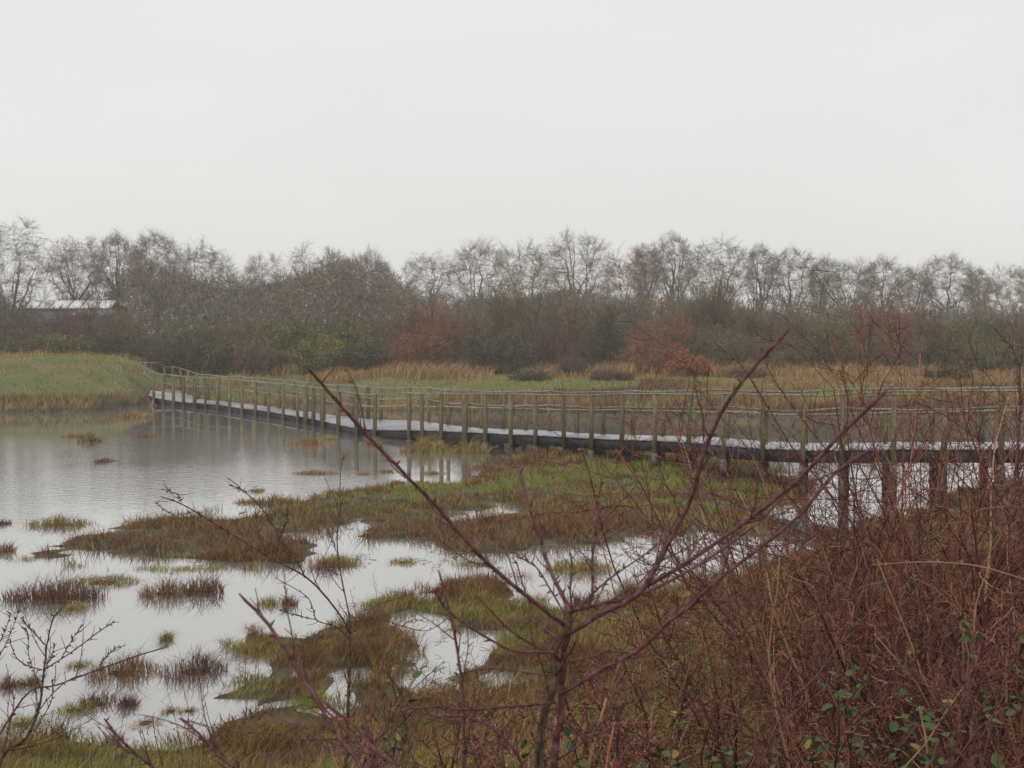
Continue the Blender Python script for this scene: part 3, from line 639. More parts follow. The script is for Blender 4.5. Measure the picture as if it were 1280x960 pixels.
    for pp, kk, lo, hi, ww in ((p3, 8, .2, .55, .016), (p2, 8, .25, .6, .017)):
        c = spawn(pp, np.ones(pp.shape[:2]), np.ones(len(pp)), kk, .25, 1, .7, 1, rng); L = rng.uniform(lo, hi, len(c[0]))
        q = c[0] + norm(c[1] + (0, 0, .05)) * L[:, None]
        V, Fq = slivers(c[0], q, rng.uniform(.6, 1.1, len(q)) * ww, rng); bgr.add(V, Fq, tints(twig, len(q), rng, 3))
        for _ in range(2):
            t = rng.uniform(.2, .9, (len(q), 1)); m0 = c[0] * (1 - t) + q * t; d = norm(norm(q - c[0]) + rng.normal(size=q.shape) * .55)
            V, Fq = slivers(m0, m0 + d * rng.uniform(.18, .42, (len(q), 1)), rng.uniform(.5, 1.0, len(q)) * ww * .85, rng); bgr.add(V, Fq, tints(twig, len(q), rng, 3))
    if ivy:
        n = int(1600 * ivy); pc = np.vstack([p1[:, :4].reshape(-1, 3), p0[0, :4], tp[0], tp[0], tp[0]]); sv = pc[rng.integers(0, len(pc), n)] + rng.normal(size=(n, 3)) * (.28 + .03 * Ht)
        V, Fq = quads_leaf(sv, rng.uniform(.1, .2, n), rng); bgr.add(V, Fq, tints([(.045, .06, .028), (.06, .065, .035)], n, rng, 4))
    obj('crown', bgr.mesh('crown'), M_TWIG, root)
TW_G, TW_B, TW_R = (.2, .17, .135), (.21, .155, .115), (.22, .135, .105)  # twig colours lightened to paint in part of the distance haze
TREES = [
    (14, 277, 42, 98, 'gnarled bare tree at the far left with a low limb reaching right', 1.1, TW_G, .5, .3, .06),
    (97, 297, 36, 112, 'grey bare tree behind the white building', 1.1, TW_G, .25, .35, 0),
    (148, 290, 27, 116, 'slim upright bare tree right of the white building', .9, TW_G, .35, .4, 0),
    (196, 290, 34, 108, 'tall bare tree with an ivy darkened middle above the ramp end of the boardwalk', 1.2, TW_G, 1.0, .36, 0),
    (255, 306, 46, 104, 'round twiggy tree with a smooth dome near the left', 1.5, TW_G, .25, .28, 0),
    (330, 320, 30, 110, 'low twiggy tree in the dip of the tree line between two domes', 1.3, TW_B, .1, .3, 0),
    (402, 309, 48, 103, 'broad dense dome of twigs, the left half of the biggest dome', 1.7, TW_B, .25, .25, 0),
    (458, 312, 44, 101, 'dense dome of twigs sloping down to the gap, right half of the biggest dome', 1.7, TW_B, .15, .25, 0),
    (537, 315, 34, 124, 'open bare oak standing alone in the gap right of the biggest dome', .8, TW_G, 0, .36, 0),
    (604, 298, 40, 116, 'spreading open oak right of the gap with sky between its limbs', .95, TW_B, 0, .34, 0),
    (660, 305, 36, 110, 'brown twiggy tree between two spreading oaks', 1.2, TW_B, .1, .3, 0),
    (720, 290, 46, 120, 'tallest pale open oak in the middle of the tree line', 1.05, TW_G, 0, .35, 0),
    (775, 312, 32, 98, 'brown tree with dark slanting stems right of the tallest oak', 1.0, TW_R, .1, .3, .12),
    (809, 305, 20, 114, 'narrow bare tree between the slanting brown tree and its taller neighbour', .8, TW_G, 0, .4, 0),
    (841, 292, 26, 118, 'narrow tall bare tree with a rounded tip right of centre', .85, TW_G, 0, .4, 0),
    (895, 297, 40, 116, 'wide bare tree with many upright limbs above the right scrub', 1.05, TW_G, 0, .32, 0),
    (951, 305, 22, 122, 'thin see through tree right of the wide upright one', .75, TW_G, 0, .4, 0),
    (990, 310, 32, 120, 'open round oak with a clear trunk over the long red twig', .8, TW_G, 0, .38, 0),
    (1020, 320, 16, 120, 'leaning bare tree with ivy on its stem beside the open round oak', .6, TW_G, .35, .4, .15),
    (1060, 324, 30, 118, 'low bare tree left of a matching one over the right scrub', .85, TW_G, .05, .34, 0),
    (1102, 322, 30, 117, 'low bare tree right of a matching one over the right scrub', .9, TW_B, .05, .34, 0),
    (1143, 331, 22, 120, 'small ragged bare tree left of the round oak at the right', .7, TW_G, .25, .38, 0),
    (1183, 316, 34, 122, 'neat round bare oak on a clear trunk at the right', .85, TW_G, 0, .38, 0),
    (1220, 335, 16, 122, 'faint small bare tree right of the neat round oak', .6, TW_G, 0, .38, 0),
    (1262, 332, 38, 112, 'dense reddish twiggy tree at the far right edge', 1.5, TW_R, .1, .28, 0),
]
for i, t in enumerate(TREES):
    tree(t[0], t[1], t[2], t[3], t[4], t[5], t[6], t[7], t[8], t[9], seed=i)
print('trees')

# scrub thicket in front of the trees
SK = {
    'purple': dict(twig=[(.11, .06, .055), (.14, .08, .07)], leaf=None, up=1.0),
    'brown': dict(twig=[(.16, .105, .066), (.135, .095, .065)], leaf=[(.21, .125, .055)], up=.8, nl=800),
    'rust': dict(twig=[(.18, .088, .058), (.155, .08, .058)], leaf=[(.33, .12, .045), (.27, .1, .045)], up=.8, nl=1500),
    'olive': dict(twig=[(.14, .112, .066), (.155, .12, .072)], leaf=[(.16, .145, .055), (.13, .12, .05)], up=1.0, nl=1500),
    'green': dict(twig=[(.1, .09, .05)], leaf=[(.125, .12, .05), (.16, .15, .065), (.1, .095, .045)], up=.4, nl=3000),
    'gorse': dict(twig=[(.1, .1, .045)], leaf=[(.15, .155, .055), (.125, .125, .05), (.28, .21, .05)], up=.4, nl=3000),
    'dark': dict(twig=[(.075, .07, .045)], leaf=[(.085, .085, .045), (.11, .105, .055), (.12, .09, .055)], up=.4, nl=2600),
}
def bush(px, top, hw, Y, kind, label, seed, name='scrub_bush', group='scrub bushes along the far bank'):
    Y = Y - 8; hw = hw * 1.12; top = top - 6
    rng = np.random.default_rng(seed * 7 + 3); k = SK[kind]
    x = (px - 640) / F_PX * Y; z0 = float(gz_fast(x, Y)) - .05
    Ht = CAM_Z + (HORIZON - top) / F_PX * Y - z0; cw = hw / F_PX * Y
    root = empty(name, (x, Y, z0), label, 'bush', group)
    ns = int(np.clip(10 + cw * 9, 14, 38)); az = rng.random(ns) * 6.283; rad = np.sqrt(rng.random(ns))
    P = np.stack([np.cos(az) * rad * cw * .45, np.sin(az) * rad * cw * .45, np.zeros(ns)], 1)
    hh = Ht * (1 - .45 * rad ** 2) * rng.uniform(.6, 1.0, ns)
    D = np.stack([np.cos(az) * rad * cw * .75, np.sin(az) * rad * cw * .75, hh], 1)
    L = np.linalg.norm(D, axis=1); p1, r1 = grow(P, D, L, np.full(ns, .03 + .006 * Ht), 5, .12, .05, rng, .3)
    b = Bag(); V, Fq = tubes(p1, r1, 3); b.add(V, Fq, tints(k['twig'], ns, rng, 18)); obj('stem', b.mesh('stem'), M_TWIG, root)
    b = Bag()
    c = spawn(p1, r1, L, 13, .08, 1, .6, .34, rng, .5); p2, r2 = grow(*c, 2, .2, .12 * k['up'], rng); V, Fq = tubes(p2, np.maximum(r2, .007), 3); b.add(V, Fq, tints(k['twig'], len(p2), rng, 9))
    L2 = np.clip(c[2], .3, 1.3); c = spawn(p2, r2, L2, 8, .1, 1, .6, .6, rng); q = c[0] + norm(c[1] + np.array((0, 0, .35 * k['up']))) * np.clip(c[2], .25, .8)[:, None]
    V, Fq = slivers(c[0], q, rng.uniform(.016, .03, len(q)), rng); b.add(V, Fq, tints(k['twig'], len(q), rng, 3))
    m2 = (c[0] + q) / 2; q2 = m2 + norm(q - m2 + rng.normal(size=m2.shape) * .2) * .4
    V, Fq = slivers(m2, q2, rng.uniform(.014, .026, len(q)), rng); b.add(V, Fq, tints(k['twig'], len(q), rng, 3))
    obj('crown', b.mesh('crown'), M_TWIG, root)
    if k['leaf']:
        n = int(k['nl'] * 1.7); s = q[rng.integers(0, len(q), n)] + rng.normal(size=(n, 3)) * .12
        s = s[s[:, 2] > .05]; n = len(s)
        b = Bag(); V, Fq = quads_leaf(s, rng.uniform(.06, .13, n), rng); b.add(V, Fq, tints(k['leaf'], n, rng, 4)); obj('foliage', b.mesh('foliage'), M_BLADE, root)
BUSHES = [
    (-15, 380, 40, 92, 'purple', 'purple brown thicket at the far left edge under the gnarled tree'),
    (45, 384, 48, 90, 'purple', 'purple brown twiggy thicket in front of the white building, left part'),
    (105, 384, 45, 90, 'purple', 'purple brown twiggy thicket in front of the white building, right part'),
    (30, 383, 30, 104, 'purple', 'far purple twigs right in front of the white building, left part'),
    (125, 381, 34, 102, 'brown', 'far brown twigs right in front of the white building, right part'),
    (156, 372, 30, 108, 'brown', 'tall far brown twigs hiding the right end of the white building'),
    (160, 396, 36, 92, 'brown', 'brown thicket right of the purple ones under the slim tree'),
    (20, 422, 40, 84, 'green', 'low dull green bush above the levee at the far left'),
    (80, 425, 36, 84, 'gorse', 'low pale green bush above the levee crest'),
    (150, 420, 40, 83, 'dark', 'low dark bramble mound left of the ramp rails'),
    (222, 403, 36, 86, 'green', 'grey green rounded bush above the ramp end of the boardwalk'),
    (205, 428, 34, 82, 'dark', 'dark low bush directly behind the ramp rails'),
    (270, 402, 32, 88, 'brown', 'brown bush right of the grey green rounded one'),
    (262, 428, 30, 82, 'dark', 'dark mound in front of the brown bush behind the left railings'),
    (318, 398, 36, 87, 'olive', 'olive twig bush under the low tree in the dip'),
    (322, 432, 28, 82, 'brown', 'low brown bush in front of the olive twig bush'),
    (370, 400, 34, 86, 'gorse', 'gorse bush with a few yellow flowers behind the left half of the rails'),
    (398, 428, 28, 82, 'gorse', 'low yellow flecked gorse in front of the other gorse bushes'),
    (430, 398, 36, 87, 'gorse', 'gorse bush under the right half of the biggest dome'),
    (455, 432, 26, 82, 'dark', 'dark low bush right of the yellow flecked gorse'),
    (490, 384, 38, 89, 'brown', 'grey brown twig bush sloping down from the biggest dome'),
    (545, 366, 44, 90, 'rust', 'rusty brown tall bush in front of the oak in the gap'),
    (520, 420, 34, 83, 'rust', 'low rusty bush below the rusty tall one'),
    (603, 350, 42, 92, 'olive', 'tall olive brown twig bush under the spreading oak'),
    (655, 338, 44, 91, 'olive', 'tallest olive brown twig bush left of the tallest oak'),
    (620, 415, 38, 83, 'dark', 'dark tangled bush at the foot of the tall olive bushes'),
    (690, 398, 38, 84, 'purple', 'dark purple twiggy bush under the tallest oak'),
    (722, 372, 36, 90, 'brown', 'brown twig bush behind the dark purple one'),
    (760, 388, 36, 86, 'dark', 'dark green bush under the slanting brown tree'),
    (822, 388, 36, 84, 'rust', 'orange rusty leaved bush right of the dark green one'),
    (812, 432, 40, 81, 'rust', 'low reddish bush at the foot of the orange rusty one'),
    (862, 352, 40, 92, 'olive', 'tall olive twig bush under the wide upright tree, left one'),
    (912, 346, 44, 91, 'brown', 'tall brown twig bush under the wide upright tree, right one'),
    (895, 415, 42, 84, 'olive', 'low olive bush in front of the two tall twig bushes'),
    (965, 372, 38, 90, 'brown', 'brown twig bush behind the tip of the long red twig'),
    (1015, 388, 36, 88, 'olive', 'olive bush under the open round oak'),
    (1040, 405, 36, 85, 'green', 'dull green bush right of the tip of the long red twig'),
    (965, 425, 36, 83, 'brown', 'low brown bush crossed by the long red twig'),
    (1082, 372, 42, 88, 'rust', 'red brown twig bush under the matching trees, left one'),
    (1125, 370, 42, 89, 'rust', 'red brown twig bush under the matching trees, right one'),
    (1105, 420, 40, 83, 'brown', 'low brown bush under the two red brown ones'),
    (1165, 392, 36, 87, 'brown', 'brown bush under the neat round oak'),
    (1205, 402, 36, 86, 'gorse', 'pale green bush right of the bush under the neat round oak'),
    (1250, 396, 42, 87, 'dark', 'dark green bush with yellow tips near the right edge'),
    (1235, 430, 40, 82, 'green', 'low dull green bush below the dark green one at the right'),
    (1300, 385, 40, 90, 'brown', 'brown bush at the right edge'),
    (725, 457, 22, 78, 'purple', 'low maroon bramble in the meadow behind the middle railings'),
    (662, 482, 17, 74, 'dark', 'low dark clump on the bank above the middle handrail'),
    (765, 480, 22, 73, 'purple', 'low brown clump on the bank right of the middle, above the handrail'),
    (935, 470, 20, 75, 'brown', 'low brown clump in the dead grass left of the long red twig'),
    (1190, 474, 22, 74, 'dark', 'low dark clump in the dead grass behind the thicket'),
    (862, 455, 20, 76, 'rust', 'low maroon bramble in front of the right scrub'),
]
for i, bb in enumerate(BUSHES): bush(*bb[:6], i)
# the wood behind, one mass
rw_ = np.random.default_rng(77); b = Bag()
n = 200000; X = rw_.uniform(-66, 66, n); Y = rw_.uniform(95, 126, n); base = gz_fast(X, Y)
cx = X / Y * 110                                                       # taller wood to the west, low and thin to the east
hmax = 3.9 - .5 * smooth01((cx - 14) / 6) + 2.1 * smooth01((-6 - cx) / 5) + 1.3 * smooth01(1 - np.abs(cx + 14) / 6) - 3.2 * smooth01(1 - np.abs(cx + 36) / 7) + .7 * smooth01(1 - np.abs(cx - 3) / 9) + 2.6 * fbm(X, Y * .5, 7) * .8
hmax = np.where((np.abs(X / Y + .317) < .045) & (Y < 108), np.minimum(hmax, 2.6), hmax)
Z = base + rw_.random(n) ** .8 * np.maximum(hmax, 2)
P0 = np.stack([X, Y, Z], 1); D = rw_.normal(size=(n, 3)) * (.6, .6, .5) + (0, 0, .55)
V, Fq = slivers(P0, P0 + norm(D) * rw_.uniform(.4, 1.1, n)[:, None], rw_.uniform(.03, .075, n), rw_)
b.add(V, Fq, tints([(.16, .122, .092), (.145, .122, .092), (.115, .108, .074), (.17, .115, .09)], n, rw_, 3))
tag(obj('far_wood', b.mesh('far_wood'), M_TWIG), 'hazy undergrowth filling the wood behind the bare trees', 'wood', kind='stuff')
print('bushes')

# ---------------------------------------------------------------- white building behind the left hedge
def box_mesh(x0, x1, y0, y1, z0, z1):
    V = np.array([(x, y, z) for z in (z0, z1) for x, y in ((x0, y0), (x1, y0), (x1, y1), (x0, y1))], float)
    return V, [np.array([[3, 2, 1, 0], [4, 5, 6, 7], [0, 1, 5, 4], [1, 2, 6, 5], [2, 3, 7, 6], [3, 0, 4, 7]])]
by = 104.0; bx = (78 - 640) / F_PX * by; bz = 1.0; zt = CAM_Z + (408 - 375) / F_PX * by - bz
wb = empty('white_building', (bx, by, bz), 'long low white building half hidden by the purple hedge at the left', 'building')
O0 = np.zeros(3)
part('wall', box_mesh(-3.4, 3.5, 0, 5, 0, zt - .7), M_GREYWALL, wb, O0)
for x0, x1 in ((-3.5, -1.0), (-.85, .35), (.5, 1.3), (1.45, 2.4), (2.55, 3.6)):
    V = np.array([(x0, -.1, zt - .55), (x1, -.1, zt - .55), (x1, 1.6, zt), (x0, 1.6, zt)], float); V = np.vstack([V, V - (0, 0, .1)])
    part('roof_sheet', (V, [np.array([[0, 1, 2, 3], [7, 6, 5, 4], [0, 4, 5, 1], [1, 5, 6, 2], [2, 6, 7, 3], [3, 7, 4, 0]])]), M_WHITE, wb, O0)
V = np.array([(-3.55, -.08, zt - .66), (3.65, -.08, zt - .66), (3.65, 1.6, zt - .12), (-3.55, 1.6, zt - .12), (3.65, 5.1, zt - .66), (-3.55, 5.1, zt - .66)], float); V = np.vstack([V, V - (0, 0, .1)])
part('roof', (V, [np.array([[0, 1, 2, 3], [3, 2, 4, 5], [7, 6, 9, 8], [8, 9, 11, 10], [0, 6, 7, 1], [4, 10, 11, 5], [1, 7, 8, 2], [2, 8, 10, 4], [0, 3, 9, 6], [3, 5, 11, 9]])]), M_GREYWALL, wb, O0)
V = np.array([(1.2, -2.4, zt - 1.1), (4.4, -2.4, zt - 1.1), (4.2, -.12, zt - .74), (1.4, -.12, zt - .74)], float); V = np.vstack([V, V - (0, 0, .1)])
part('lean_to_roof', (V, [np.array([[0, 1, 2, 3], [7, 6, 5, 4], [0, 4, 5, 1], [1, 5, 6, 2], [2, 6, 7, 3], [3, 7, 4, 0]])]), M_BLUEROOF, wb, O0)
part('lean_to_wall', box_mesh(1.4, 4.2, -2.2, -.08, 0, zt - 1.22), M_GREYWALL, wb, O0)

# ---------------------------------------------------------------- foreground saplings, traced branch by branch
def branch_part(root, name, pts, r0, r1, m, rng, spur=5, spur_len=.05, sides=7, knob=True):
    """pts: list of (px,py,Y). One branch with its buds and short spurs."""
    org = np.array(root.location)
    r0 *= .51; r1 *= .64
    p = np.array([at(*q) for q in pts])
    if len(p) > 3: p[1:-1] += rng.normal(size=p[1:-1].shape) * np.clip(r0 * .6, .001, .004)
    P, R = catmull(p, np.linspace(r0, r1, len(p)), 5)
    P[1:-1] += rng.normal(size=P[1:-1].shape) * r0 * .10
    R = R * (1 + rng.normal(size=len(R)) * .05)
    R[-1] *= .55
    b = Bag(); V, Fq = tubes(P[None], R[None], sides, True); b.add(V, Fq)
    n = len(P)
    if spur > 3 and r0 > .003:
        kt = spur; c = spawn(P[None], R[None], np.array([1.0]), kt, .15, .72, .7, 1, rng, .45); L = np.minimum(np.linalg.norm(P[-1] - P[0]), .9) * rng.uniform(.08, .3, kt)
        q, rr = grow(c[0], c[1], L, np.maximum(c[3] * .8, .0015), 5, .12, .08, rng, .5); V, Fq = tubes(q, rr, 5, True); b.add(V, Fq)
        c2 = spawn(q, rr, L, 4, .2, 1, .8, .12, rng, .5); q, rr = grow(c2[0], c2[1], c2[2], np.maximum(c2[3], .0011), 2, .12, .08, rng, .5); V, Fq = tubes(q, rr, 4, True); b.add(V, Fq)
    if spur:
        ln = np.linalg.norm(P[-1] - P[0])
        c = spawn(P[None], R[None], np.array([1.0]), spur, .12, .98, .8, spur_len, rng, .4); L = spur_len * rng.uniform(.3, 1.5, spur)
        q, rr = grow(c[0], c[1], L, np.maximum(c[3] * .6, .0012), 2, .15, .1, rng, .5); V, Fq = tubes(q, rr, 4, True); b.add(V, Fq)
        # buds: small swellings
        kb = spur * 2; c = spawn(P[None], R[None], np.array([1.0]), kb, .05, .99, 1.0, .01, rng)
        L = np.full(kb, .012) * rng.uniform(.6, 1.3, kb) + c[3]; q, rr = grow(c[0], c[1], L, np.maximum(c[3] * .8, .002), 2, .05, 0, rng, .5); rr[:, 1] *= 1.3; rr[:, 2] *= .4
        V, Fq = tubes(q, rr, 4, True); b.add(V, Fq)
    return obj(name, b.mesh(name, org, True), m, root)
def root_at(name, px, py, Y, label, cat, group=None):
    p = at(px, py, Y); x = float(p[0]); return empty(name, (x, Y, float(gz_fast(x, Y))), label, cat, group)
rs = np.random.default_rng(31)
def zz(pts, y0, y1): return [(a, b, y0 + (y1 - y0) * i / (len(pts) - 1)) for i, (a, b) in enumerate(pts)]
# 1: the red sapling in the centre foreground
s1 = root_at('red_sapling', 680, 960, 2.6, 'bare red barked sapling in the centre foreground with branches fanning from one hub', 'sapling')
bx1 = s1.location
def below(root, Y):   # image row of the plant's foot
    r = np.array(root.location); return HORIZON + F_PX * (CAM_Z - r[2]) / Y
branch_part(s1, 'trunk', zz([(672, below(s1, 2.6)), (674, 1000), (682, 901), (691, 855), (695, 820), (711, 786), (712, 764)], 2.6, 2.6), .0165, .0095, M_OLIVE, rs, 4, .03, 9)
branch_part(s1, 'second_stem', zz([(680, below(s1, 2.6) - 60), (688, 960), (703, 896), (704, 843), (707, 800), (714, 770)], 2.66, 2.62), .016, .009, M_PURPLE, rs, 5, .04)
BR = [
    ([(705, 781), (662, 747), (600, 692), (540, 630), (470, 552), (420, 500), (381, 455)], .0085, .0042, 2.55, 2.3, 8),
    ([(713, 765), (700, 742), (688, 721), (674, 680), (662, 625), (650, 590), (633, 562)], .0085, .0045, 2.58, 2.75, 6),
    ([(720, 762), (737, 750), (742, 700), (747, 650), (752, 596)], .006, .0028, 2.6, 2.7, 8),
    ([(711, 792), (749, 770), (776, 756), (802, 736), (831, 682), (858, 625), (880, 565), (905, 510), (940, 458), (987, 411)], .0105, .0048, 2.6, 2.35, 10),
    ([(802, 736), (860, 703), (930, 655), (1000, 598), (1050, 545), (1108, 489)], .0085, .0055, 2.56, 2.3, 7),
    ([(714, 764), (735, 759), (764, 754), (802, 743), (860, 718), (915, 680), (960, 640), (1005, 590)], .0075, .0035, 2.62, 2.8, 9),
    ([(700, 868), (735, 849), (764, 832), (802, 805), (834, 776), (860, 759), (895, 725), (950, 685), (1000, 640), (1045, 592), (1090, 560)], .0085, .005, 2.64, 2.5, 9),
    ([(714, 766), (735, 747), (762, 724), (811, 686), (850, 655)], .0045, .002, 2.62, 2.85, 6),
    ([(698, 815), (647, 814), (615, 802), (580, 780), (556, 757), (543, 735)], .0055, .0025, 2.58, 2.5, 6),
    ([(693, 878), (656, 881), (620, 884), (583, 887), (540, 884), (498, 888)], .006, .0028, 2.58, 2.4, 6),
    ([(706, 768), (690, 742), (672, 712), (655, 700), (640, 688)], .004, .002, 2.63, 2.8, 5),
    ([(698, 845), (665, 842), (630, 835), (590, 838), (555, 850)], .004, .002, 2.66, 2.9, 5),
    ([(705, 800), (690, 795), (672, 775), (655, 740), (645, 700)], .0045, .0022, 2.66, 2.9, 5),
    ([(716, 764), (714, 740), (715, 710), (713, 690)], .004, .002, 2.6, 2.6, 4),
    ([(708, 828), (735, 822), (765, 815), (800, 820)], .004, .0018, 2.62, 2.75, 4),
    ([(700, 895), (730, 920), (770, 905), (800, 870), (830, 850)], .0045, .002, 2.6, 2.8, 5),
]
for pts, r0, r1, y0, y1, sp_ in BR: branch_part(s1, 'branch', zz(pts, y0, y1), r0, r1, M_PURPLE, rs, sp_, .03)
# 2: loose long shoots, left of the sapling
def shoot(label, pts, Y0, Y1, r0, r1, m=M_PURPLE, spur=8, name='bare_shoot', sl=.035, side=()):
    px, py = pts[-1]; root = root_at(name, px, py, Y1, label, 'shoot', 'single shoots in the foreground')
    f = below(root, Y1); pp = list(pts)
    if py > 900 and f > py + 40: pp = pp + [(px + (px - pts[-2][0]) * .5, py + 60), (px + (px - pts[-2][0]) * .7, f)]
    branch_part(root, 'stem', zz(pp[::-1], Y1, Y0), r0 * 1.45, r1 * 1.15, m, rs, spur, sl)
    for sd_ in side: branch_part(root, 'branch', zz(sd_, Y0, Y0 + .1), r1 * .9, r1 * .5, m, rs, 4, sl)
shoot('thick dark red shoot leaning left across the lower water', [(299, 742), (334, 785), (378, 845), (418, 911), (449, 962)], 2.2, 2.1, .0062, .0036)
shoot('upright thin red shoot left of the centre sapling', [(548, 712), (560, 767), (572, 811), (580, 884), (577, 962)], 2.7, 2.7, .0052, .003, sl=.05)
shoot('curved dark shoot right of the mid sapling', [(477, 831), (490, 848), (503, 871), (506, 910), (503, 962)], 3.2, 3.2, .0055, .004, M_OLIVE)
shoot('slanting red shoot crossing low towards the bottom centre', [(362, 906), (402, 876), (440, 905), (475, 940), (502, 965)][1:], 2.6, 2.5, .0055, .003)
shoot('slanting brown stem rising from the bottom left bank', [(130, 898), (150, 925), (175, 945), (195, 968)], 3.4, 3.4, .007, .004)
shoot('grey purple stem slanting at the bottom left of the near bank', [(226, 897), (250, 915), (275, 940), (300, 966)], 3.0, 3.0, .006, .0035)
shoot('low arching shoot at the bottom centre', [(530, 905), (560, 895), (600, 905), (640, 935), (655, 968)], 3.0, 2.9, .005, .003)
# 3: the mid sapling over the water
s2 = root_at('slender_sapling', 436, 893, 5.0, 'slender bare sapling left of centre with one long branch over the long island', 'sapling')
branch_part(s2, 'trunk', zz([(430, below(s2, 5.0)), (433, 960), (435, 890), (436, 830), (438, 790)], 5, 5), .013, .0085, M_OLIVE, rs, 5, .06, 8)
for pts, r0, r1, y1 in [
    ([(438, 792), (426, 773), (405, 745), (381, 722), (344, 701), (321, 687), (285, 664), (257, 647), (227, 629), (200, 620)], .0075, .0028, 4.6),
    ([(381, 722), (375, 710), (351, 672), (330, 640), (311, 619), (285, 597)], .005, .0022, 4.7),
    ([(311, 619), (300, 612), (289, 606)], .0022, .0015, 4.7),
    ([(438, 792), (436, 770), (425, 719), (421, 677), (427, 637), (425, 595), (430, 565)], .006, .0022, 5.1),
    ([(421, 691), (414, 672), (399, 644)], .003, .0016, 5.1),
    ([(351, 672), (358, 652), (360, 632)], .003, .0016, 4.7),
    ([(344, 701), (350, 670), (360, 650)], .0028, .0015, 4.6),
    ([(437, 800), (421, 784), (397, 775), (391, 762), (381, 744), (344, 722)], .0045, .002, 4.8),
    ([(397, 775), (374, 770), (346, 762)], .003, .0018, 4.8),
    ([(438, 795), (442, 784), (467, 759), (491, 750), (533, 740)], .004, .0018, 5.2),
    ([(438, 798), (442, 789), (475, 775), (503, 783), (533, 788), (561, 773)], .0045, .0018, 5.2),
    ([(503, 783), (515, 775), (528, 776)], .0025, .0014, 5.2),
    ([(227, 629), (222, 618), (205, 612)], .002, .0013, 4.6), ([(257, 647), (245, 640), (215, 643), (192, 627)], .002, .0013, 4.6),
    ([(425, 719), (412, 712), (405, 700)], .0025, .0014, 5.1),
]: branch_part(s2, 'branch', zz(pts, 5.0, y1), r0, r1, M_PURPLE, rs, 6, .05)
# 4: the shrub at the left edge
s3 = root_at('left_edge_shrub', -4, 950, 4.0, 'bare brown shrub at the lower left edge with long bud tipped twigs', 'shrub')
branch_part(s3, 'stem', zz([(-30, below(s3, 4.0)), (-12, 990), (5, 939), (30, 925), (47, 890), (56, 838), (59, 806), (68, 770), (98, 740)], 4, 4.1), .011, .0025, M_OLIVE, rs, 9, .05, 8)
for pts, r0, r1 in [
    ([(57, 836), (89, 815), (122, 791), (143, 777)], .004, .0025), ([(-20, 955), (0, 918), (35, 866), (70, 855), (122, 836), (164, 822), (211, 808)], .0065, .003),
    ([(5, 939), (28, 915), (52, 885), (68, 864), (87, 850), (103, 843)], .004, .002), ([(-8, 830), (0, 803), (8, 785), (14, 766)], .0028, .002),
    ([(58, 808), (42, 790), (26, 773)], .003, .002), ([(77, 822), (90, 800), (103, 781)], .0025, .0018), ([(56, 838), (36, 832), (21, 822), (12, 801)], .003, .002),
    ([(50, 860), (36, 820), (36, 795), (30, 785)], .0025, .0016), ([(0, 960), (10, 915), (18, 880), (12, 855)], .004, .002), ([(122, 836), (132, 822), (150, 806)], .002, .0015), ([(30, 940), (48, 905), (62, 880), (66, 862), (64, 850)], .0035, .002),
    ([(-20, 850), (2, 815), (18, 780), (24, 760)], .0028, .0018), ([(56, 838), (64, 820), (68, 806)], .0022, .0015)]:
    branch_part(s3, 'branch', zz(pts, 4.0, 4.05), r0, r1, M_PURPLE, rs, 6, .04)
print('saplings')

# ---------------------------------------------------------------- the thicket at the right
THK = [(.06, .02, .02), (.03, .013, .013), (.17, .052, .046), (.26, .1, .072), (.11, .036, .034), (.18, .085, .055), (.28, .165, .1)]
DROPS = []
def thicket(px, Y, tops, ns, width, label, seed, lean=-.15, dens=1.0):
    rng = np.random.default_rng(seed + 400)
    x = (px - 640) / F_PX * Y; z0 = float(gz_fast(x, Y)); root = empty('thorn_shrub', (x, Y, z0), label, 'shrub', 'bare thorn shrubs at the right')
    H = CAM_Z - (tops - HORIZON) / F_PX * Y - z0
    base = np.stack([rng.normal(size=ns) * width * .35, rng.normal(size=ns) * width * .3, np.full(ns, -.03)], 1)
    hh = H * rng.uniform(.55, 1.05, ns)
    D = np.stack([rng.normal(size=ns) * .34 + lean, rng.normal(size=ns) * .3, np.ones(ns)], 1)
    L = hh * 1.12; p1, r1 = grow(base, D, L, rng.uniform(.006, .0115, ns), 8, .11, .02, rng, .3)
    for i in range(ns):
        b = Bag(); V, Fq = tubes(p1[i:i + 1], r1[i:i + 1], 5, True); b.add(V, Fq, tints(THK, 1, rng, 45)); o = obj('stem', b.mesh('stem', smooth=True), M_TWIG, root)
    b = Bag()
    k2 = int(15 * dens); c = spawn(p1, r1, L, k2, .15, 1, .8, .3, rng, .5); p2, r2 = grow(*c, 5, .16, .05, rng, .4); r2 = np.maximum(r2, .0015); V, Fq = tubes(p2, r2, 3); b.add(V, Fq, tints(THK, len(p2), rng, 18))
    c3 = spawn(p2, r2, c[2], 8, .1, 1, .95, .34, rng, .6); p3, r3 = grow(*c3, 3, .2, .05, rng, .5); r3 = np.maximum(r3, .0012); V, Fq = tubes(p3, r3, 3); b.add(V, Fq, tints(THK, len(p3), rng, 12))
    # thorns and spurs
    for pp, rr_, kk in ((p1, r1, 14), (p2, r2, 7), (p3, r3, 3)):
        c4 = spawn(pp, rr_, np.ones(len(pp)), kk, .05, 1, 1.1, .02, rng); Ls = rng.uniform(.012, .04, len(c4[0])); q = c4[0] + norm(c4[1]) * Ls[:, None]
        V, Fq = slivers(c4[0], q, np.maximum(c4[3] * 1.4, .0028), rng); b.add(V, Fq, tints(THK, len(q), rng, 3))
    kd = rng.integers(0, len(p3), 14 if Y < 7 else 5); DROPS.append(p3[kd, -1] + np.array((x, Y, z0)) - (0, 0, .003))
    obj('crown', b.mesh('crown'), M_TWIG, root)
